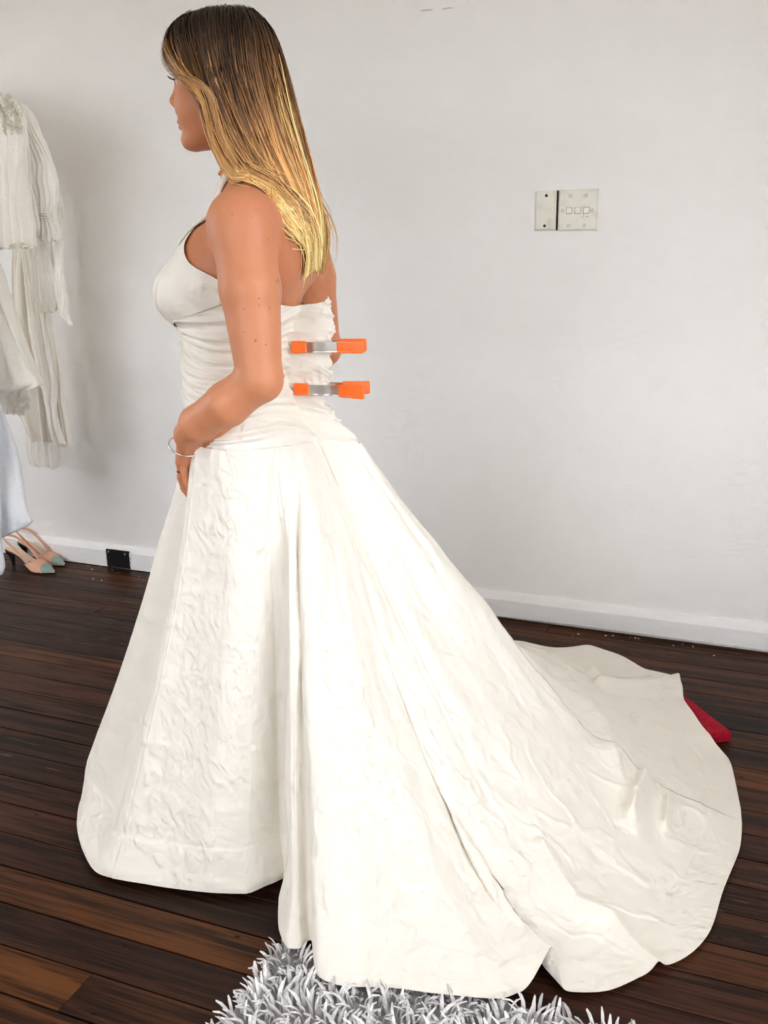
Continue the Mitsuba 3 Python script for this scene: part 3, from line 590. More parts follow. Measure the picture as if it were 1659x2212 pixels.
# halter straps of the dress
def ribbon(path, width, f, margin, thick=.0016, waves=0.0):
    P = np.asarray(path, float)
    for _ in range(5): P = P + grad(f, P) * (margin - f(P))[:, None]
    for k in range(3): P[1:-1, k] = gaussian_filter1d(P[:, k], 1.5)[1:-1]
    tg = np.gradient(P, axis=0); tg /= np.linalg.norm(tg, axis=1, keepdims=True)
    nn = grad(f, P); sd = np.cross(tg, nn); sd /= np.linalg.norm(sd, axis=1, keepdims=True); nn = np.cross(sd, tg)
    x = np.linspace(-1, 1, 9); w = np.asarray(width)[:, None, None] / 2
    top = P[:, None] + sd[:, None] * x[None, :, None] * w + nn[:, None] * (thick * (1 - .5 * x ** 4) + waves * np.sin(x * 9))[None, :, None]
    bot = P[:, None] + sd[:, None] * x[None, ::-1, None] * w - nn[:, None] * thick * .3
    R = np.concatenate([top, bot], 1); m = R.shape[1]
    F = grid_faces(len(P), m); i = np.arange(len(P) - 1); F = np.vstack([F, np.stack([i * m + m - 1, (i + 1) * m + m - 1, (i + 1) * m, i * m], 1)])
    return R.reshape(-1, 3), F[:, ::-1]
for sd in (1, -1):
    path = spline([(.072, .080 * sd, 1.240), (.058, .084 * sd, 1.268), (.042, .086 * sd, 1.292), (.020, .084 * sd, 1.322), (-.014, .074 * sd, 1.352), (-.050, .060 * sd, 1.372), (-.085, .036 * sd, 1.385), (-.100, 0, 1.388)], 46)
    w = np.interp(np.linspace(0, 1, 46), [0, .15, .4, 1], [.040, .032, .022, .018])
    V, F = ribbon(path, w, body_noarm, .0050, thick=.0052, waves=.0005)
    scene[num('person__wedding_dress__halter_strap')] = mikit.ply((W(V), F), 'm_silk', smooth=True)
# beaded necklace
mat('m_gold', (0.83, 0.55, 0.26), 0.22, 0.5, metallic=1.0); mat('m_silver', (0.86, 0.84, 0.80), 0.12, 0.5, metallic=1.0)
ph = np.linspace(0, 2 * np.pi, 64, endpoint=False)
np_ = np.stack([-.048 + .058 * np.cos(ph), .058 * np.sin(ph), 1.388 - .020 * np.cos(ph)], 1); nf_ = lambda X: np.minimum(body_noarm(X), head(X))
for _ in range(5): np_ = np_ + grad(nf_, np_) * np.array([1, 1, .2]) * (.0022 - nf_(np_))[:, None]
bead = trimesh.creation.icosphere(1, 1.0); ms = [tube(np_, .0006, 5, closed=True)]
for i, p in enumerate(np_[::2]):
    b = bead.copy(); b.apply_scale(.0027 if i % 3 else .0016); b.apply_translation(p); ms.append(b)
m = cat(*ms); scene['person__necklace'] = mikit.ply((W(np.asarray(m.vertices)), m.faces), 'm_gold', smooth=True); lab('person__necklace', 'thin gold beaded necklace')
# thin bangle hanging on the left wrist
cb_, nb_ = np.array((.071, .147, .858)), np.array((.30, -.35, -.88)); nb_ /= np.linalg.norm(nb_)
e1 = np.cross(nb_, (0, 0, 1)); e1 /= np.linalg.norm(e1); e2 = np.cross(nb_, e1); an = np.linspace(0, 2 * np.pi, 72, endpoint=False)[:, None]
BANG = cb_ + .033 * (np.cos(an) * e1 + np.sin(an) * e2)
m = tube(BANG, .0016, 10, closed=True); scene['person__bangle'] = mikit.ply((W(np.asarray(m.vertices)), m.faces), 'm_silver', smooth=True); lab('person__bangle', 'thin silver bangle on the left wrist')
rp = KN[1]; fr = np.array(rp) + np.array((.02, -.02, -.98)) * .020
m = tube(fr + .0098 * np.stack([np.cos(an[:, 0]), np.sin(an[:, 0]), 0 * an[:, 0]], 1), .0012, 8, closed=True); scene['person__ring'] = mikit.ply((W(np.asarray(m.vertices)), m.faces), 'm_dark', smooth=True); lab('person__ring', 'dark ring on a finger of the left hand')

# two spring clamps pinching the surplus silk at the small of the back
mat('m_orange', (0.90, 0.135, 0.008), 0.38, 0.45, clearcoat=0.25); mat('m_steel', (0.80, 0.79, 0.77), 0.16, 0.5, metallic=1.0)
def plate(pts, half, th, fl):
    """a pressed steel lever along pts (s, t) with rolled edges, half its half width in z"""
    P = spline(np.c_[pts, np.zeros(len(pts))], 26); tg = np.gradient(P, axis=0); tg /= np.linalg.norm(tg, axis=1, keepdims=True); nn = np.stack([-tg[:, 1], tg[:, 0], 0 * tg[:, 0]], 1)
    hw_ = np.interp(np.linspace(0, 1, 26), [0, .3, .5, 1], [half * .95, half, half * .97, half * .92])
    prof = [(-1, -fl), (-1, 0), (-.9, th), (.9, th), (1, 0), (1, -fl), (.93, -fl), (.9, -.0004), (-.9, -.0004), (-.93, -fl)]
    R = np.stack([P + nn * b + np.stack([0 * hw_, 0 * hw_, hw_ * a], 1) for a, b in prof], 1); m = len(prof)
    F = np.array([[i * m + j, (i + 1) * m + j, (i + 1) * m + (j + 1) % m, i * m + (j + 1) % m] for i in range(25) for j in range(m)])
    return R.reshape(-1, 3), F
def rounded(s0, s1, t0, t1, h, r=.003):
    import manifold3d as m3
    pts = [(s, t, z) for s in (s0 + r, s1 - r) for t in (t0 + r, t1 - r) for z in (-h + r, h - r)]
    sp = m3.Manifold.sphere(r, 16); m = m3.Manifold.batch_hull([sp.translate(p) for p in pts]).to_mesh()
    return np.array(m.vert_properties[:, :3]), np.array(m.tri_verts)
def clamp(z, ds, open_, roll, label):
    key = num('spring_clamp'); R = math.radians(roll)
    def put(part, V, F, m, smooth):
        V = np.array(V, float); V[:, 2], V[:, 0] = V[:, 2] * math.cos(R) + (V[:, 0] + .19) * math.sin(R), V[:, 0] * 1.0
        V = V + (ds, 0, z); scene[num(key + '__' + part)] = mikit.ply((W(V), F), m, smooth=smooth)
    for sd in (1, -1):
        o = open_ if sd > 0 else open_ * 1.15
        pts = np.array([(-.118, .0190), (-.140, .0195), (-.160, .0195), (-.185, .0165), (-.205, .0150 + o * .25), (-.260, .0100 + o)]) * [1, sd]
        V, F = plate(pts, .0105, .0011 * sd, .006 * sd); put('lever', V, F if sd > 0 else F[:, ::-1], 'm_steel', 25)
        V, F = rounded(-.146, -.1155, -.0048, .0048, .0122, .0030); V[:, 1] += .0205 * sd; put('jaw_pad', V, F, 'm_orange', 35)
        V, F = rounded(-.262, -.207, -.0055, .0055, .0128, .0032); k = (V[:, 0] + .207) / -.055; V[:, 1] += sd * (.013 + o * (.35 + .65 * k)); put('handle_grip', V, F, 'm_orange', 35)
    a = np.linspace(0, 2 * np.pi * 5, 90); V = tube(np.stack([-.186 + .0062 * np.cos(a), .0062 * np.sin(a), np.linspace(-.008, .008, 90)], 1), .0011, 6); put('spring', V.vertices, V.faces, 'm_steel', 40)
    c = tube([(-.186, 0, -.0125), (-.186, 0, .0125)], .0022, 10); put('pivot_pin', c.vertices, c.faces, 'm_steel', 30)
    lab(key, label, 'clamp', 'orange spring clamps on the back of the dress')
clamp(1.036, -.004, .003, 0, 'upper orange-tipped steel spring clamp, handles closed, pinching the ruched back of the dress')
clamp(.949, -.006, .022, 2, 'lower orange-tipped steel spring clamp, handles spread, pinching the dress below the other clamp')
# ------------------------------------------------------------------ shaggy rug, red pad, wall plates
mat('m_rug_base', (0.30, 0.29, 0.29), 0.9, 0.1)
RX0, RX1, RY0, RY1 = -.748, .34, .62, 1.318
scene['shaggy_rug__backing'] = mikit.ply(cham_box(RX0, RX1, RY0, RY1, .0008, .009, .003), 'm_rug_base')
rr_ = np.random.default_rng(5); pts = []
for x in np.arange(RX0 + .006, RX1 - .004, 0.0115):
    for y in np.arange(RY0 + .006, RY1 - .004, 0.0115): pts.append((x, y))
pts = np.array(pts); pts += rr_.uniform(-.004, .004, pts.shape)
pts = pts[rr_.random(len(pts)) < np.where(pts[:, 1] > 1.0, 1, .55)]
from scipy.spatial import cKDTree
wsk = W(SKIRT[::3, ::2]).reshape(-1, 3); low = wsk[(wsk[:, 2] < .06) & (wsk[:, 1] < 1.36)]; cover = cKDTree(low[:, :2]).query(pts)[0] < .012
from shapely.geometry import Polygon, Point
from shapely import contains_xy
hem_poly = Polygon(W(np.c_[HEM[:, :2], HEM[:, 2]])[:, :2]).buffer(0)
under = contains_xy(hem_poly.buffer(.006), pts[:, 0], pts[:, 1])
ang = 2 * np.pi * at(field(77), pts[:, 0] * 22, pts[:, 1] * 22); lean = rr_.uniform(.35, 1.15, len(pts))
edge_d = np.minimum.reduce([pts[:, 0] - RX0, RX1 - pts[:, 0], RY1 - pts[:, 1]])
L = rr_.uniform(.026, .037, len(pts)) * np.where(under, .40, 1.0); lean = np.where(under, 1.2, lean)
dx, dy = np.cos(ang), np.sin(ang)
out_x = np.where(pts[:, 0] - RX0 < .03, -1, 0); out_y = np.where(RY1 - pts[:, 1] < .03, 1, 0); dx += out_x * 1.2; dy += out_y * .8; nrm_ = np.hypot(dx, dy) + 1e-9; dx, dy = dx / nrm_, dy / nrm_
NSG = 4; s_ = np.linspace(0, 1, NSG + 1)[None]
bend = lean[:, None] * (.25 * s_ + .75 * s_ ** 2)
X = np.stack([pts[:, :1] + L[:, None] * np.sin(bend) * s_ * dx[:, None], pts[:, 1:] + L[:, None] * np.sin(bend) * s_ * dy[:, None], .008 + L[:, None] * np.cos(bend * .8) * s_], -1)
e1 = np.stack([-dy, dx, 0 * dx], 1)[:, None]; e2 = np.stack([dx * .7, dy * .7, 0 * dx + .7], 1)[:, None]
wr = (rr_.uniform(.0028, .0044, (len(pts), 1)) * np.array([[.8, 1, 1.1, 1.0, .5]]))[..., None]
tw = rr_.uniform(0, 6.28, (len(pts), 1)); ring = [X + wr * (np.cos(tw + k * 2.0944)[..., None] * e1 + np.sin(tw + k * 2.0944)[..., None] * e2) for k in range(3)]
V = np.stack(ring, 2); F = []
for i in range(NSG):
    for k in range(3): F.append([i * 3 + k, (i + 1) * 3 + k, (i + 1) * 3 + (k + 1) % 3, i * 3 + (k + 1) % 3])
F = (np.arange(len(pts))[:, None, None] * 15 + np.array(F)[None]).reshape(-1, 4)
pc = np.clip(rr_.normal(.60, .11, (len(pts), 1)), .4, .85) * np.array([[1.0, .985, .975]]); pc = np.repeat(pc, 15, 0)
mat('m_rug', {'type': 'mesh_attribute', 'name': 'vertex_color'}, 0.75, 0.2, sheen=.3)
scene['shaggy_rug__pile'] = mikit.ply((V.reshape(-1, 3), F), 'm_rug', smooth=True, color=pc); lab('shaggy_rug__pile', 'long grey yarn pile', kind='stuff')
lab('shaggy_rug', 'pale grey long-pile shag rug lying under the front of the skirt', 'rug')

RC, RDIR, RL, RWD, RH = RED = (np.array((-.160, 2.455)), np.array((.615, -.788)), .30, .12, .030)
rp_ = np.array((-RDIR[1], RDIR[0])) * -1
def red_uv(x, y): d = np.stack([x, y], -1) - RC; return d @ RDIR, d @ rp_
mat('m_red', proc(lambda p, n, uv: mi.Color3f(.30, .006, .018) * (.7 + .6 * noise(p.x * 260, p.y * 260, p.z * 260))), .95, .1, sheen=.6, bump=proc(lambda p, n, uv: fbm(p.x * 300, p.y * 300, p.z * 300, octaves=2), .001), bscale=.002)
V, F = rounded(-RL / 2, RL / 2, -RWD / 2, RWD / 2, RH / 2, .009); V[:, 2] += RH / 2
fz = vfbm(V * 90, 2, 4) - .5
scene['felt_pad'] = mikit.ply((np.c_[RC + V[:, :1] * RDIR + V[:, 1:2] * rp_, V[:, 2]], F), 'm_red', smooth=50)
lab('felt_pad', 'thick red felt pad on the floor, half covered by the train of the dress', 'pad')

mat('m_plate', proc(lambda p, n, uv: mix(mi.Color3f(.70, .69, .60), mi.Color3f(.60, .575, .48), smoothstep(.45, .75, fbm(p.x * 30, p.y * 30, p.z * 30)))), .35, .5)
mat('m_button', (.74, .73, .66), .3, .5); mat('m_screw', (.24, .225, .19), .4, .5); mat('m_grime', (.16, .13, .10), .8, .1)
def bevel_plate(x0, x1, z0, z1, dep, bv):
    y = YB; V = [(x0, y, z0), (x1, y, z0), (x1, y, z1), (x0, y, z1), (x0, y - dep * .35, z0), (x1, y - dep * .35, z0), (x1, y - dep * .35, z1), (x0, y - dep * .35, z1), (x0 + bv, y - dep, z0 + bv), (x1 - bv, y - dep, z0 + bv), (x1 - bv, y - dep, z1 - bv), (x0 + bv, y - dep, z1 - bv)]
    F = [(a + i, a + (i + 1) % 4, b + (i + 1) % 4, b + i) for a, b in ((0, 4), (4, 8)) for i in range(4)] + [(8, 9, 10, 11)]
    return np.array(V), np.array(F)
def disc(x, z, r, y0, y1, n=18):
    m = trimesh.creation.cylinder(r, abs(y1 - y0), sections=n); m.apply_transform(trimesh.transformations.rotation_matrix(math.pi / 2, [1, 0, 0])); m.apply_translation([x, (y0 + y1) / 2, z]); return m
def screw(key, x, z, hole=False):
    yf = YB - .009; rg = trimesh.creation.annulus(.0034, .0048, .0008, sections=20); rg.apply_transform(trimesh.transformations.rotation_matrix(math.pi / 2, [1, 0, 0])); rg.apply_translation([x, yf, z])
    k = num(key + '__screw'); scene[k] = mikit.ply(disc(x, z, .0034, yf - .0003, yf + .002), 'm_black' if hole else 'm_plate'); scene[k + '__rim'] = mikit.ply(rg, 'm_screw')
V, F = bevel_plate(-.712, -.6475, 1.2548, 1.3695, .009, .0062); scene['blank_plate__cover'] = mikit.ply((V, F), 'm_plate')
screw('blank_plate', -.677, 1.355, True); screw('blank_plate', -.680, 1.269, True)
scene['switch_plate__dark_gap_strip'] = mikit.ply(box(-.6485, -.6405, YB - .0022, YB + .001, 1.2560, 1.3685), 'm_black')  # thin black strip paints in the dark of the gap between the plates
lab('blank_plate', 'narrow cream blank wall plate with two screws, left of the switch plate', 'wall plate')
V, F = bevel_plate(-.6415, -.5250, 1.2535, 1.3705, .009, .0050); scene['switch_plate__cover'] = mikit.ply((V, F), 'm_plate')
for x, z in ((-.607, 1.353), (-.560, 1.353), (-.609, 1.268), (-.562, 1.268), (-.627, 1.3105), (-.5415, 1.3105)): screw('switch_plate', x, z)
for x in (-.608, -.583, -.5575):
    scene[num('switch_plate__switch')] = k = None or mikit.ply(cham_box(x - .0080, x + .0080, YB - .0135, YB - .008, 1.3025, 1.3185, .0022), 'm_button')
    fr = [box(x - .0094, x - .0082, YB - .0094, YB - .0088, 1.3010, 1.3200), box(x + .0082, x + .0094, YB - .0094, YB - .0088, 1.3010, 1.3200), box(x - .0094, x + .0094, YB - .0094, YB - .0088, 1.3010, 1.3022), box(x - .0094, x + .0094, YB - .0094, YB - .0088, 1.3188, 1.3200)]
    scene[num('switch_plate__surround')] = mikit.ply(cat(*fr), 'm_screw')
sm = []
for i in range(16):
    x, z = -.5565 + rr_.normal(0, .005), 1.291 + rr_.normal(0, .0028); sm.append(disc(x, z, rr_.uniform(.0004, .0011), YB - .0094, YB - .0088, 6))
sm.append(box(-.5668, -.5660, YB - .0094, YB - .0088, 1.289, 1.301)); scene['switch_plate__grime'] = mikit.ply(cat(*sm), 'm_grime')
lab('switch_plate', 'square cream wall plate with a row of three small light switches', 'light switch')

# black plate let into the skirting board, with ragged paint round it
yb_ = YB - .021
scene['skirting_outlet__plate'] = mikit.ply(cham_box(-2.392, -2.280, yb_ - .004, yb_ + .003, .004, .0775, .0025), 'm_black')
for x, z in ((-2.378, .068), (-2.300, .066)): scene[num('skirting_outlet__screw')] = mikit.ply(disc(x, z, .0042, yb_ - .0055, yb_ - .003), 'm_screw')
pe = np.array([(-2.2790 + .0015 * math.sin(i * 1.7), yb_ - .002, z) for i, z in enumerate(np.linspace(.006, .078, 14))]); m = tube(pe, .0024 + .001 * rr_.random(14), 5)
scene['skirting_outlet__paint_edge'] = mikit.ply(m, 'm_trim'); lab('skirting_outlet', 'black outlet plate with a silver screw set in the white skirting board', 'outlet')
# flakes of paint on the boards by the skirting
fk = []
for i in range(26):
    x = rr_.uniform(-2.5, -2.0) if i < 14 else rr_.uniform(-.6, .1); y = YB - .03 - abs(rr_.normal(0, .02)) - (.12 * rr_.random() if i % 5 == 0 else 0); s = rr_.uniform(.001, .0035)
    b = box(-s, s, -s * .6, s * .6, 0, .0008); b.apply_transform(trimesh.transformations.rotation_matrix(rr_.uniform(0, 3), [0, 0, 1])); b.apply_translation([x, y, .0002]); fk.append(b)
scene['floor__paint_flakes'] = mikit.ply(cat(*fk), 'm_trim'); lab('floor__paint_flakes', 'flakes of white paint', kind='stuff')
# ------------------------------------------------------------------ clothes on the rail by the wall, and the shoes under them
RAILX = lambda y: -2.40 - (y - 2.15) * .4375
scene['clothes_rail__bar'] = mikit.ply(tube([(RAILX(2.10), 2.10, 1.76), (RAILX(2.985), 2.985, 1.76)], .0125, 14), 'm_steel', smooth=40)
scene['clothes_rail__drop_rod'] = mikit.ply(tube([(RAILX(2.12), 2.12, 1.76), (RAILX(2.12), 2.12, ZC)], .008, 12), 'm_steel', smooth=40)
scene['clothes_rail__wall_socket'] = mikit.ply(tube([(RAILX(2.96), 2.96, 1.76), (RAILX(2.99), 2.992, 1.76)], .026, 16), 'm_steel', smooth=40)
lab('clothes_rail', 'steel clothes rail at the left edge that the white clothes hang from', 'clothes rail')
def cloth_mat(key, c, rough=.75, bs=.001):
    mat(key, proc(lambda p, n, uv: mi.Color3f(*c) * (.96 + .08 * fbm(p.x * 120, p.y * 120, p.z * 160, octaves=2))), rough, .2, sheen=.3,
        bump=proc(lambda p, n, uv: fbm(p.x * 90, p.y * 90, p.z * 34, octaves=3), .002), bscale=bs)
cloth_mat('m_cotton', (.86, .84, .79), bs=.0022); cloth_mat('m_cream', (.86, .83, .76)); cloth_mat('m_linen', (.70, .655, .57)); cloth_mat('m_sheen', (.80, .82, .85), .45); cloth_mat('m_lace', (.74, .71, .61))
TAB = {
    'lace': (2.42, [(1.658, -2.272, -2.155), (1.627, -2.294, -2.109), (1.589, -2.301, -2.094), (1.541, -2.313, -2.096), (1.411, -2.339, -2.108), (1.305, -2.361, -2.107), (1.251, -2.37, -2.108), (1.229, -2.378, -2.106)]),
    'flap': (2.47, [(1.635, -2.182, -2.128), (1.542, -2.172, -2.131), (1.411, -2.164, -2.132), (1.344, -2.159, -2.128), (1.29, -2.164, -2.128), (1.263, -2.164, -2.139)]),
    'bell': (2.53, [(1.641, -2.218, -2.173), (1.62, -2.214, -2.151), (1.567, -2.208, -2.131), (1.507, -2.206, -2.104), (1.426, -2.2, -2.087), (1.372, -2.19, -2.092), (1.329, -2.174, -2.11), (1.311, -2.181, -2.111), (1.27, -2.201, -2.1), (1.249, -2.208, -2.1)]),
    'sleeve': (2.6, [(1.616, -2.23, -2.204), (1.554, -2.203, -2.178), (1.43, -2.184, -2.143), (1.375, -2.17, -2.139), (1.276, -2.169, -2.139), (1.191, -2.178, -2.143), (1.104, -2.188, -2.147), (1.045, -2.188, -2.147), (1.009, -2.171, -2.148), (0.984, -2.152, -2.146)]),
    'tier': (2.66, [(1.365, -2.319, -2.229), (1.249, -2.31, -2.249), (1.183, -2.334, -2.254), (1.16, -2.338, -2.253), (1.1, -2.346, -2.246), (1.052, -2.351, -2.256), (1.046, -2.323, -2.257), (1.017, -2.323, -2.265)]),
    'tier2': (2.72, [(1.425, -2.325, -2.268), (1.249, -2.321, -2.288), (1.128, -2.312, -2.285), (1.036, -2.317, -2.289), (1.02, -2.317, -2.299)]),
    'cream': (2.36, [(1.198, -2.347, -2.21), (1.157, -2.354, -2.191), (1.075, -2.372, -2.165), (0.977, -2.395, -2.137), (0.877, -2.419, -2.105), (0.824, -2.429, -2.084), (0.807, -2.432, -2.136)]),
    'lace2': (2.4, [(0.858, -2.351, -2.164), (0.802, -2.352, -2.165), (0.785, -2.355, -2.168), (0.755, -2.36, -2.175), (0.73, -2.364, -2.197)]),
    'long': (2.715, [(1.368, -2.414, -2.337), (1.19, -2.412, -2.333), (1.068, -2.412, -2.329), (0.976, -2.418, -2.33), (0.881, -2.416, -2.319), (0.818, -2.413, -2.308), (0.762, -2.405, -2.308), (0.738, -2.396, -2.309), (0.657, -2.391, -2.302), (0.575, -2.382, -2.299), (0.546, -2.366, -2.298)]),
    'grey': (2.79, [(1.372, -2.496, -2.426), (1.126, -2.528, -2.45), (0.966, -2.548, -2.461), (0.736, -2.58, -2.436), (0.668, -2.586, -2.433), (0.592, -2.563, -2.435), (0.541, -2.536, -2.438)]),
    'slip': (2.855, [(1.375, -2.56, -2.479), (0.96, -2.604, -2.498), (0.622, -2.608, -2.473), (0.526, -2.613, -2.478), (0.472, -2.617, -2.476), (0.424, -2.612, -2.478)]),
    'satin': (2.26, [(1.014, -2.334, -2.191), (0.876, -2.36, -2.174), (0.777, -2.378, -2.156), (0.691, -2.404, -2.133), (0.529, -2.444, -2.113), (0.439, -2.461, -2.093), (0.424, -2.464, -2.079), (0.357, -2.476, -2.204), (0.342, -2.478, -2.236)]),
    'low': (2.19, [(0.751, -2.239, -2.115), (0.463, -2.29, -2.146), (0.335, -2.312, -2.159), (0.289, -2.32, -2.156), (0.253, -2.327, -2.171)]),
}
def drape(rows, y, seed, nf=6, amp=.010, dep=.020, wr=.0022, hang=True, NX=150, NZ=110, scallop=0.0):
    rows = sorted(rows, reverse=True); R = np.array(rows)
    if hang:
        xr = RAILX(y); R = np.vstack([[(1.7455, xr - .012, xr + .012), (1.728, xr - .05, xr + .04)], R])
    zt = R[:, 0]; z = np.linspace(zt[0], zt[-1], NZ)
    xl, xr_ = PchipInterpolator(-zt, R[:, 1])(-z), PchipInterpolator(-zt, R[:, 2])(-z)
    g = np.random.default_rng(seed); ph = np.arange(NX) * 2 * np.pi / NX
    cx, hw_ = (xl + xr_) / 2, (xr_ - xl) / 2
    c, s = np.cos(ph)[:, None], np.sin(ph)[:, None]
    x = cx[None] + hw_[None] * np.sign(c) * np.abs(c) ** .8
    k = np.linspace(0, 1, NZ)[None]; A = amp * np.clip(.25 + k * 1.0, 0, 1.1)
    fr = c * nf * .5 + .5 * at(field(seed), k * 3 + 0 * c, c * 2 + 9)
    yy = y + dep * np.minimum(1, hw_[None] / .03) * np.abs(s) ** .7 * np.sign(s) + A * np.sin(fr * 2 * np.pi + g.uniform(0, 6)) * np.minimum(1, hw_[None] / .03)
    zz = z[None] + 0 * c
    w = fbm2(seed + 3, x * 30 + 11, zz * 14, 3) * wr; w2 = np.clip(1 - 2 * np.abs(fbm2(seed + 5, x * 45 + s * 3, zz * 24, 2)), 0, 1) * wr
    yy = yy + w + w2; x = x + .5 * wr * fbm2(seed + 8, s * 3 + 5 + 0 * zz, zz * 30, 2)
    zz = zz + np.clip((k - .97) / .03, 0, 1) * (.003 * np.sin(fr * 9) - scallop * np.abs(np.sin(ph * 7))[:, None])
    return np.stack([x, yy, zz], -1)
def garment(key, label, tab, m, parent=None, **kw):
    y, rows = TAB[tab]; G = drape(rows, y, **kw); k = num(f'{parent}__{key}') if parent else num(key)
    scene[k if parent else k + '__cloth'] = mikit.ply((G.reshape(-1, 3), grid_faces(G.shape[0], G.shape[1], True)), m, smooth=True)
    if not parent: lab(k, label, kw.get('cat', 'garment'))
    return k, G
def lace(key, pts, r0, r1, seed, m='m_lace'):
    g = np.random.default_rng(seed); ms = []
    for p in pts:
        for j in range(3):
            r = g.uniform(r0, r1); a = np.linspace(0, 2 * np.pi, 14, endpoint=False); o = g.normal(0, r1 * .8, 3) * (1, .25, 1)
            ms.append(tube(np.stack([p[0] + o[0] + r * np.cos(a) * (1 + .3 * np.cos(4 * a)), p[1] + o[1] - .002 + 0 * a, p[2] + o[2] + r * np.sin(a) * (1 + .3 * np.cos(4 * a))], 1), .0013, 4, closed=True))
    kk = num(key); scene[kk] = mikit.ply(cat(*ms), m, smooth=True); lab(kk, 'openwork lace', kind='stuff')
def front_pt(G, i, j): return G[i % G.shape[0], j]
k, G = garment('lace_blouse', 'off-white blouse with a floral lace yoke, frontmost at the top of the rail', 'lace', 'm_cream', seed=101, nf=7, amp=.011, dep=.030)
N_ = G.shape[0]; pts = [G[i, j] for i in range(N_ // 2 + 4, N_ - 2, 3) for j in range(6, 40, 4) if G[i, j, 2] > 1.54 and G[i, j, 0] > -2.36]
lace(k + '__lace_yoke', pts, .004, .008, 5)
_, G2 = garment('sleeve', None, 'flap', 'm_cotton', parent=k, seed=111, nf=3, amp=.006, dep=.010, hang=False, wr=.004)
hem = [G2[i, -1] for i in range(0, 150, 12)] + [G[i, -1] + (0, 0, .004) for i in range(118, 150, 5)]
lace(k + '__lace_trim', hem, .003, .007, 6)
k, G = garment('bell_sleeve_blouse', 'crinkled white cotton blouse with a gathered bell sleeve and ruffled cuff', 'bell', 'm_cotton', seed=121, nf=8, amp=.006, dep=.018, wr=.0035)
V = []
for z0_ in (1.331, 1.324, 1.317): V.append(tube(np.stack([np.linspace(-2.178, -2.108, 20), 2.505 + .003 * np.sin(np.linspace(0, 40, 20)), z0_ + 0 * np.linspace(0, 1, 20)], 1), .0022, 6))
scene[k + '__gathering'] = mikit.ply(cat(*V), 'm_cotton', smooth=True)
garment('long_sleeve_blouse', 'crumpled white blouse whose narrow long sleeve hangs to a point nearest the wall', 'sleeve', 'm_cotton', seed=131, nf=3, amp=.006, dep=.010, wr=.006)
k, G = garment('tiered_blouse', 'white blouse with a gathered tiered sleeve hanging below the bell sleeve', 'tier', 'm_cotton', seed=141, nf=5, amp=.005, dep=.010, wr=.003)
garment('cuff', None, 'tier2', 'm_linen', parent=k, seed=151, nf=3, amp=.004, dep=.010, hang=False)
k, G = garment('flared_skirt', 'plain cream flared skirt with a lace-edged lining, hanging at the left edge', 'cream', 'm_cream', seed=161, nf=4, amp=.014, dep=.030, wr=.0008)
_, G2 = garment('lining', None, 'lace2', 'm_cotton', parent=k, seed=171, nf=6, amp=.006, dep=.012, hang=False, scallop=.012)
pts = [G2[i, j] for i in range(N_ // 2 + 6, N_ - 1, 5) for j in (70, 82, 94, 104)]; lace(k + '__lace_trim', pts, .004, .007, 8, 'm_cream')
lab(k + '__lining', 'scalloped lace lining')
k, G = garment('long_dress', 'long cream dress with an open front edge hanging beside the wall', 'long', 'm_cream', seed=181, nf=5, amp=.007, dep=.014, wr=.002)
sp_ = spline([(-2.345, 2.69, 1.19), (-2.338, 2.69, 1.03), (-2.325, 2.69, .86), (-2.318, 2.69, .76), (-2.330, 2.69, .66), (-2.305, 2.69, .56)], 40); w_ = np.interp(np.linspace(0, 1, 40), [0, .5, 1], [.006, .011, .015]); V = np.stack([sp_ + np.stack([a_ * w_, -.003 * (1 - a_ * a_) + .002 * np.sin(np.arange(40) * .7 + a_ * 3), 0 * w_], 1) for a_ in np.linspace(-1, 1, 7)], 1).reshape(-1, 3); F = grid_faces(40, 7)
scene[k + '__facing'] = mikit.ply((V, F), 'm_cotton', smooth=True)
garment('beige_dress', 'beige linen dress hanging behind the long cream dress', 'grey', 'm_linen', seed=191, nf=4, amp=.010, dep=.020, wr=.001)
garment('pale_slip', 'off-white slip whose hem shows lowest behind the beige dress', 'slip', 'm_cotton', seed=201, nf=4, amp=.008, dep=.014, wr=.002)
garment('satin_dress', 'cool white satin dress with a slanting hem, lowest of the clothes at the left edge', 'satin', 'm_sheen', seed=211, nf=3, amp=.009, dep=.022, wr=.0012)
garment('white_gown', 'bluish white gown whose hem almost reaches the shoes', 'low', 'm_sheen', seed=221, nf=3, amp=.004, dep=.016, wr=.001)

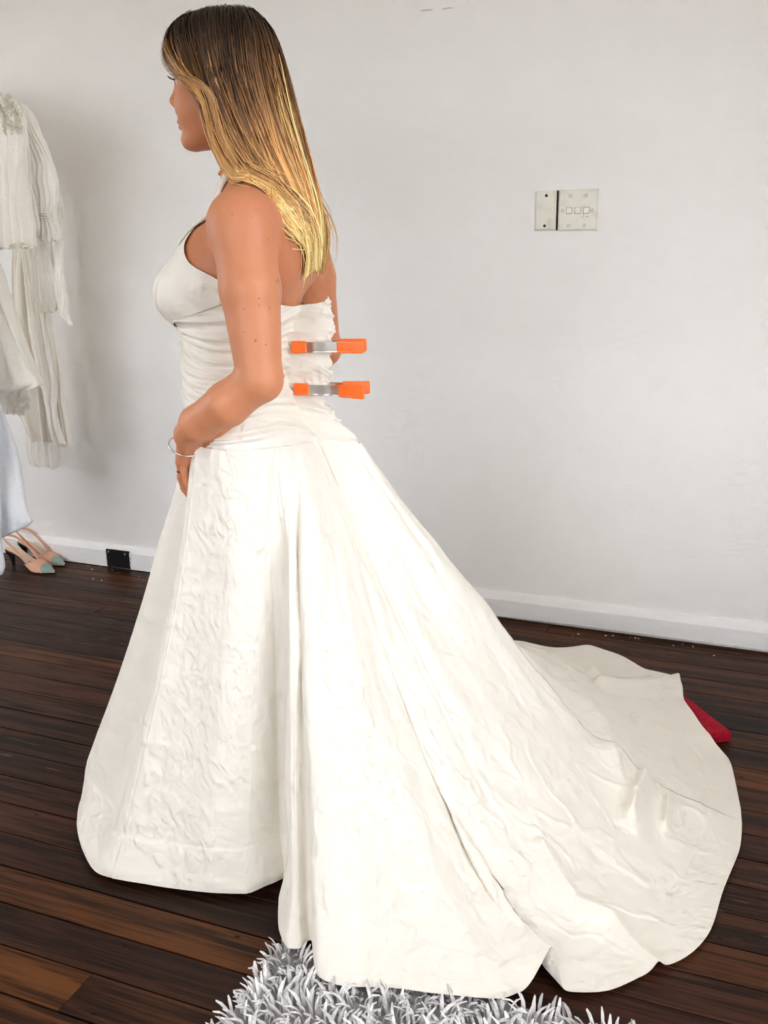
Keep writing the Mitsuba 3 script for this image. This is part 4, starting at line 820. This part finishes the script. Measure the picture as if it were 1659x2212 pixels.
# pointed slingback shoes
mat('m_blush', proc(lambda p, n, uv: mi.Color3f(.66, .36, .25) * (.9 + .2 * noise(p.x * 300, p.y * 300, p.z * 300))), .6, .3); mat('m_toe', proc(lambda p, n, uv: mi.Color3f(.25, .33, .29) * (.9 + .2 * noise(p.x * 300, p.y * 300, p.z * 300))), .5, .35)
mat('m_insole', (.74, .56, .38), .5, .3); mat('m_label', (.72, .72, .70), .5, .3); mat('m_ink', (.02, .025, .06), .5, .2); mat('m_heel', (.012, .008, .008), .35, .4)
def shoe(toe, ang, label, mirror=1):
    key = num('slingback_shoe'); c, s = math.cos(ang), math.sin(ang); LEN = .262
    def put(part, V, F, m, sm=True, lb=None):
        V = np.asarray(V, float).copy(); V[:, 1] *= mirror; x = V[:, 0] - LEN
        X = np.stack([toe[0] + c * x - s * V[:, 1], toe[1] + s * x + c * V[:, 1], V[:, 2] + .001], 1)
        kk = num(key + '__' + part); scene[kk] = mikit.ply((X, F), m, smooth=sm)
        if lb: lab(kk, lb)
        return kk
    l = np.linspace(0, 1, 60); zs = PchipInterpolator([0, .10, .25, .45, .62, .75, 1], [.066, .064, .054, .028, .009, .005, .006])(l)
    hwid = PchipInterpolator([0, .05, .15, .35, .5, .66, .8, .93, 1], [.004, .020, .026, .023, .029, .036, .028, .010, .002])(l); cen = .004 * np.sin(l * 3)
    x = l * LEN; th = .0045
    a = np.array([(-1, 0), (-.9, th), (.9, th), (1, 0), (.9, -.0015), (-.9, -.0015)])
    V = np.stack([np.stack([x, cen + hwid * p, zs + q_], 1) for p, q_ in a], 1); F = grid_faces(60, 6); i = np.arange(59); F = np.vstack([F, np.stack([i * 6 + 5, (i + 1) * 6 + 5, (i + 1) * 6, i * 6], 1)])
    put('sole', V.reshape(-1, 3), F, 'm_heel', 30)
    V = np.stack([np.stack([x, cen + hwid * p * .93, zs + th + .0008 + .0015 * p * p], 1) for p in np.linspace(-1, 1, 9)], 1); put('insole', V.reshape(-1, 3), grid_faces(60, 9), 'm_insole')
    # upper: over the toes from l = .55 on; its edge dips to the middle of the foot
    def upper(l0f, l1, lift=0.0, n=40, m=25):
        phi = np.linspace(0, 1, m); out = []
        for j, p in enumerate(phi * 2 - 1):
            l0 = l0f(p); ll = np.linspace(l0, l1, n); h = np.interp(ll, [.3, .5, .62, .72, .85, 1], [.016, .022, .036, .033, .022, .006])
            hwl = np.interp(ll, l, hwid) + .0014 + lift; an = p * math.pi / 2
            out.append(np.stack([ll * LEN + lift * (ll > .97), np.interp(ll, l, cen) + hwl * np.sign(p) * np.abs(math.sin(an)) ** .8, np.interp(ll, l, zs) - .001 + (h + lift) * max(math.cos(an), 0) ** .75], 1))
        return np.stack(out, 0)
    vf = lambda p: .62 - .17 * abs(p) ** 2.2
    U = upper(vf, 1.0); k = put('vamp', U.reshape(-1, 3), grid_faces(U.shape[0], U.shape[1]), 'm_blush')
    U = upper(lambda p: .80 - .035 * (1 - p * p) + .03 * abs(p), 1.0, .0007); put('toe_cap', U.reshape(-1, 3), grid_faces(U.shape[0], U.shape[1]), 'm_toe', lb='pale grey-green pointed toe cap')
    hx = spline([(.020, 0, .062), (.026, 0, .040), (.030, 0, .018), (.031, 0, .0005)], 14); m = tube(hx, np.interp(np.linspace(0, 1, 14), [0, .3, 1], [.021, .012, .0055]), 14, flat=.9); put('heel', m.vertices, m.faces, 'm_heel')
    sp = np.array([(.145, -.026, .038), (.118, -.029, .060), (.070, -.029, .092), (.020, -.022, .116), (-.006, 0, .122), (.020, .022, .116), (.070, .029, .092), (.118, .029, .060), (.145, .026, .038)])
    P = spline(sp, 60); tg = np.gradient(P, axis=0); up = np.tile([0.25, 0, 1.0], (60, 1)); tg /= np.linalg.norm(tg, axis=1, keepdims=True); b = up - (up * tg).sum(1, keepdims=True) * tg; b /= np.linalg.norm(b, axis=1, keepdims=True); nn = np.cross(tg, b)
    wd = np.interp(np.linspace(0, 1, 60), [0, .15, .5, .85, 1], [.010, .0055, .005, .0055, .010])[:, None]
    V = np.stack([P - b * wd + nn * .0008, P + b * wd + nn * .0008, P + b * wd - nn * .0008, P - b * wd - nn * .0008], 1); F = grid_faces(60, 4); i = np.arange(59); F = np.vstack([F, np.stack([i * 4 + 3, (i + 1) * 4 + 3, (i + 1) * 4, i * 4], 1)]); put('sling_strap', V.reshape(-1, 3), F, 'm_blush', 40)
    # printed label on the insole
    ll = np.linspace(.27, .52, 12); V = np.stack([np.stack([ll * LEN, 0 * ll + w_, np.interp(ll, l, zs) + th + .0016], 1) for w_ in (-.0065, .0065)], 1)
    kk = put('label', V.reshape(-1, 3), grid_faces(12, 2), 'm_label')
    t = meshkit.text_mesh('MANOLO BLAHNIK', .0042, .0003, bold=True); tv = np.asarray(t.vertices); w_ = tv[:, 0].max(); lx = (.28 + .23 * tv[:, 0] / w_)
    put('label__lettering', np.stack([lx * LEN, -(tv[:, 1] - .0021) * -mirror * -1, np.interp(lx, l, zs) + th + .0018 + tv[:, 2]], 1), t.faces, 'm_ink', False)
    lab(key, label, 'shoe', 'pair of blush slingback shoes')
shoe((-2.534, 2.832), math.radians(-7), 'near blush pink pointed slingback shoe with grey-green toe cap on the floorboards')
shoe((-2.556, 2.918), math.radians(-9), 'far blush pink pointed slingback shoe with grey-green toe cap beside the skirting board', mirror=1)
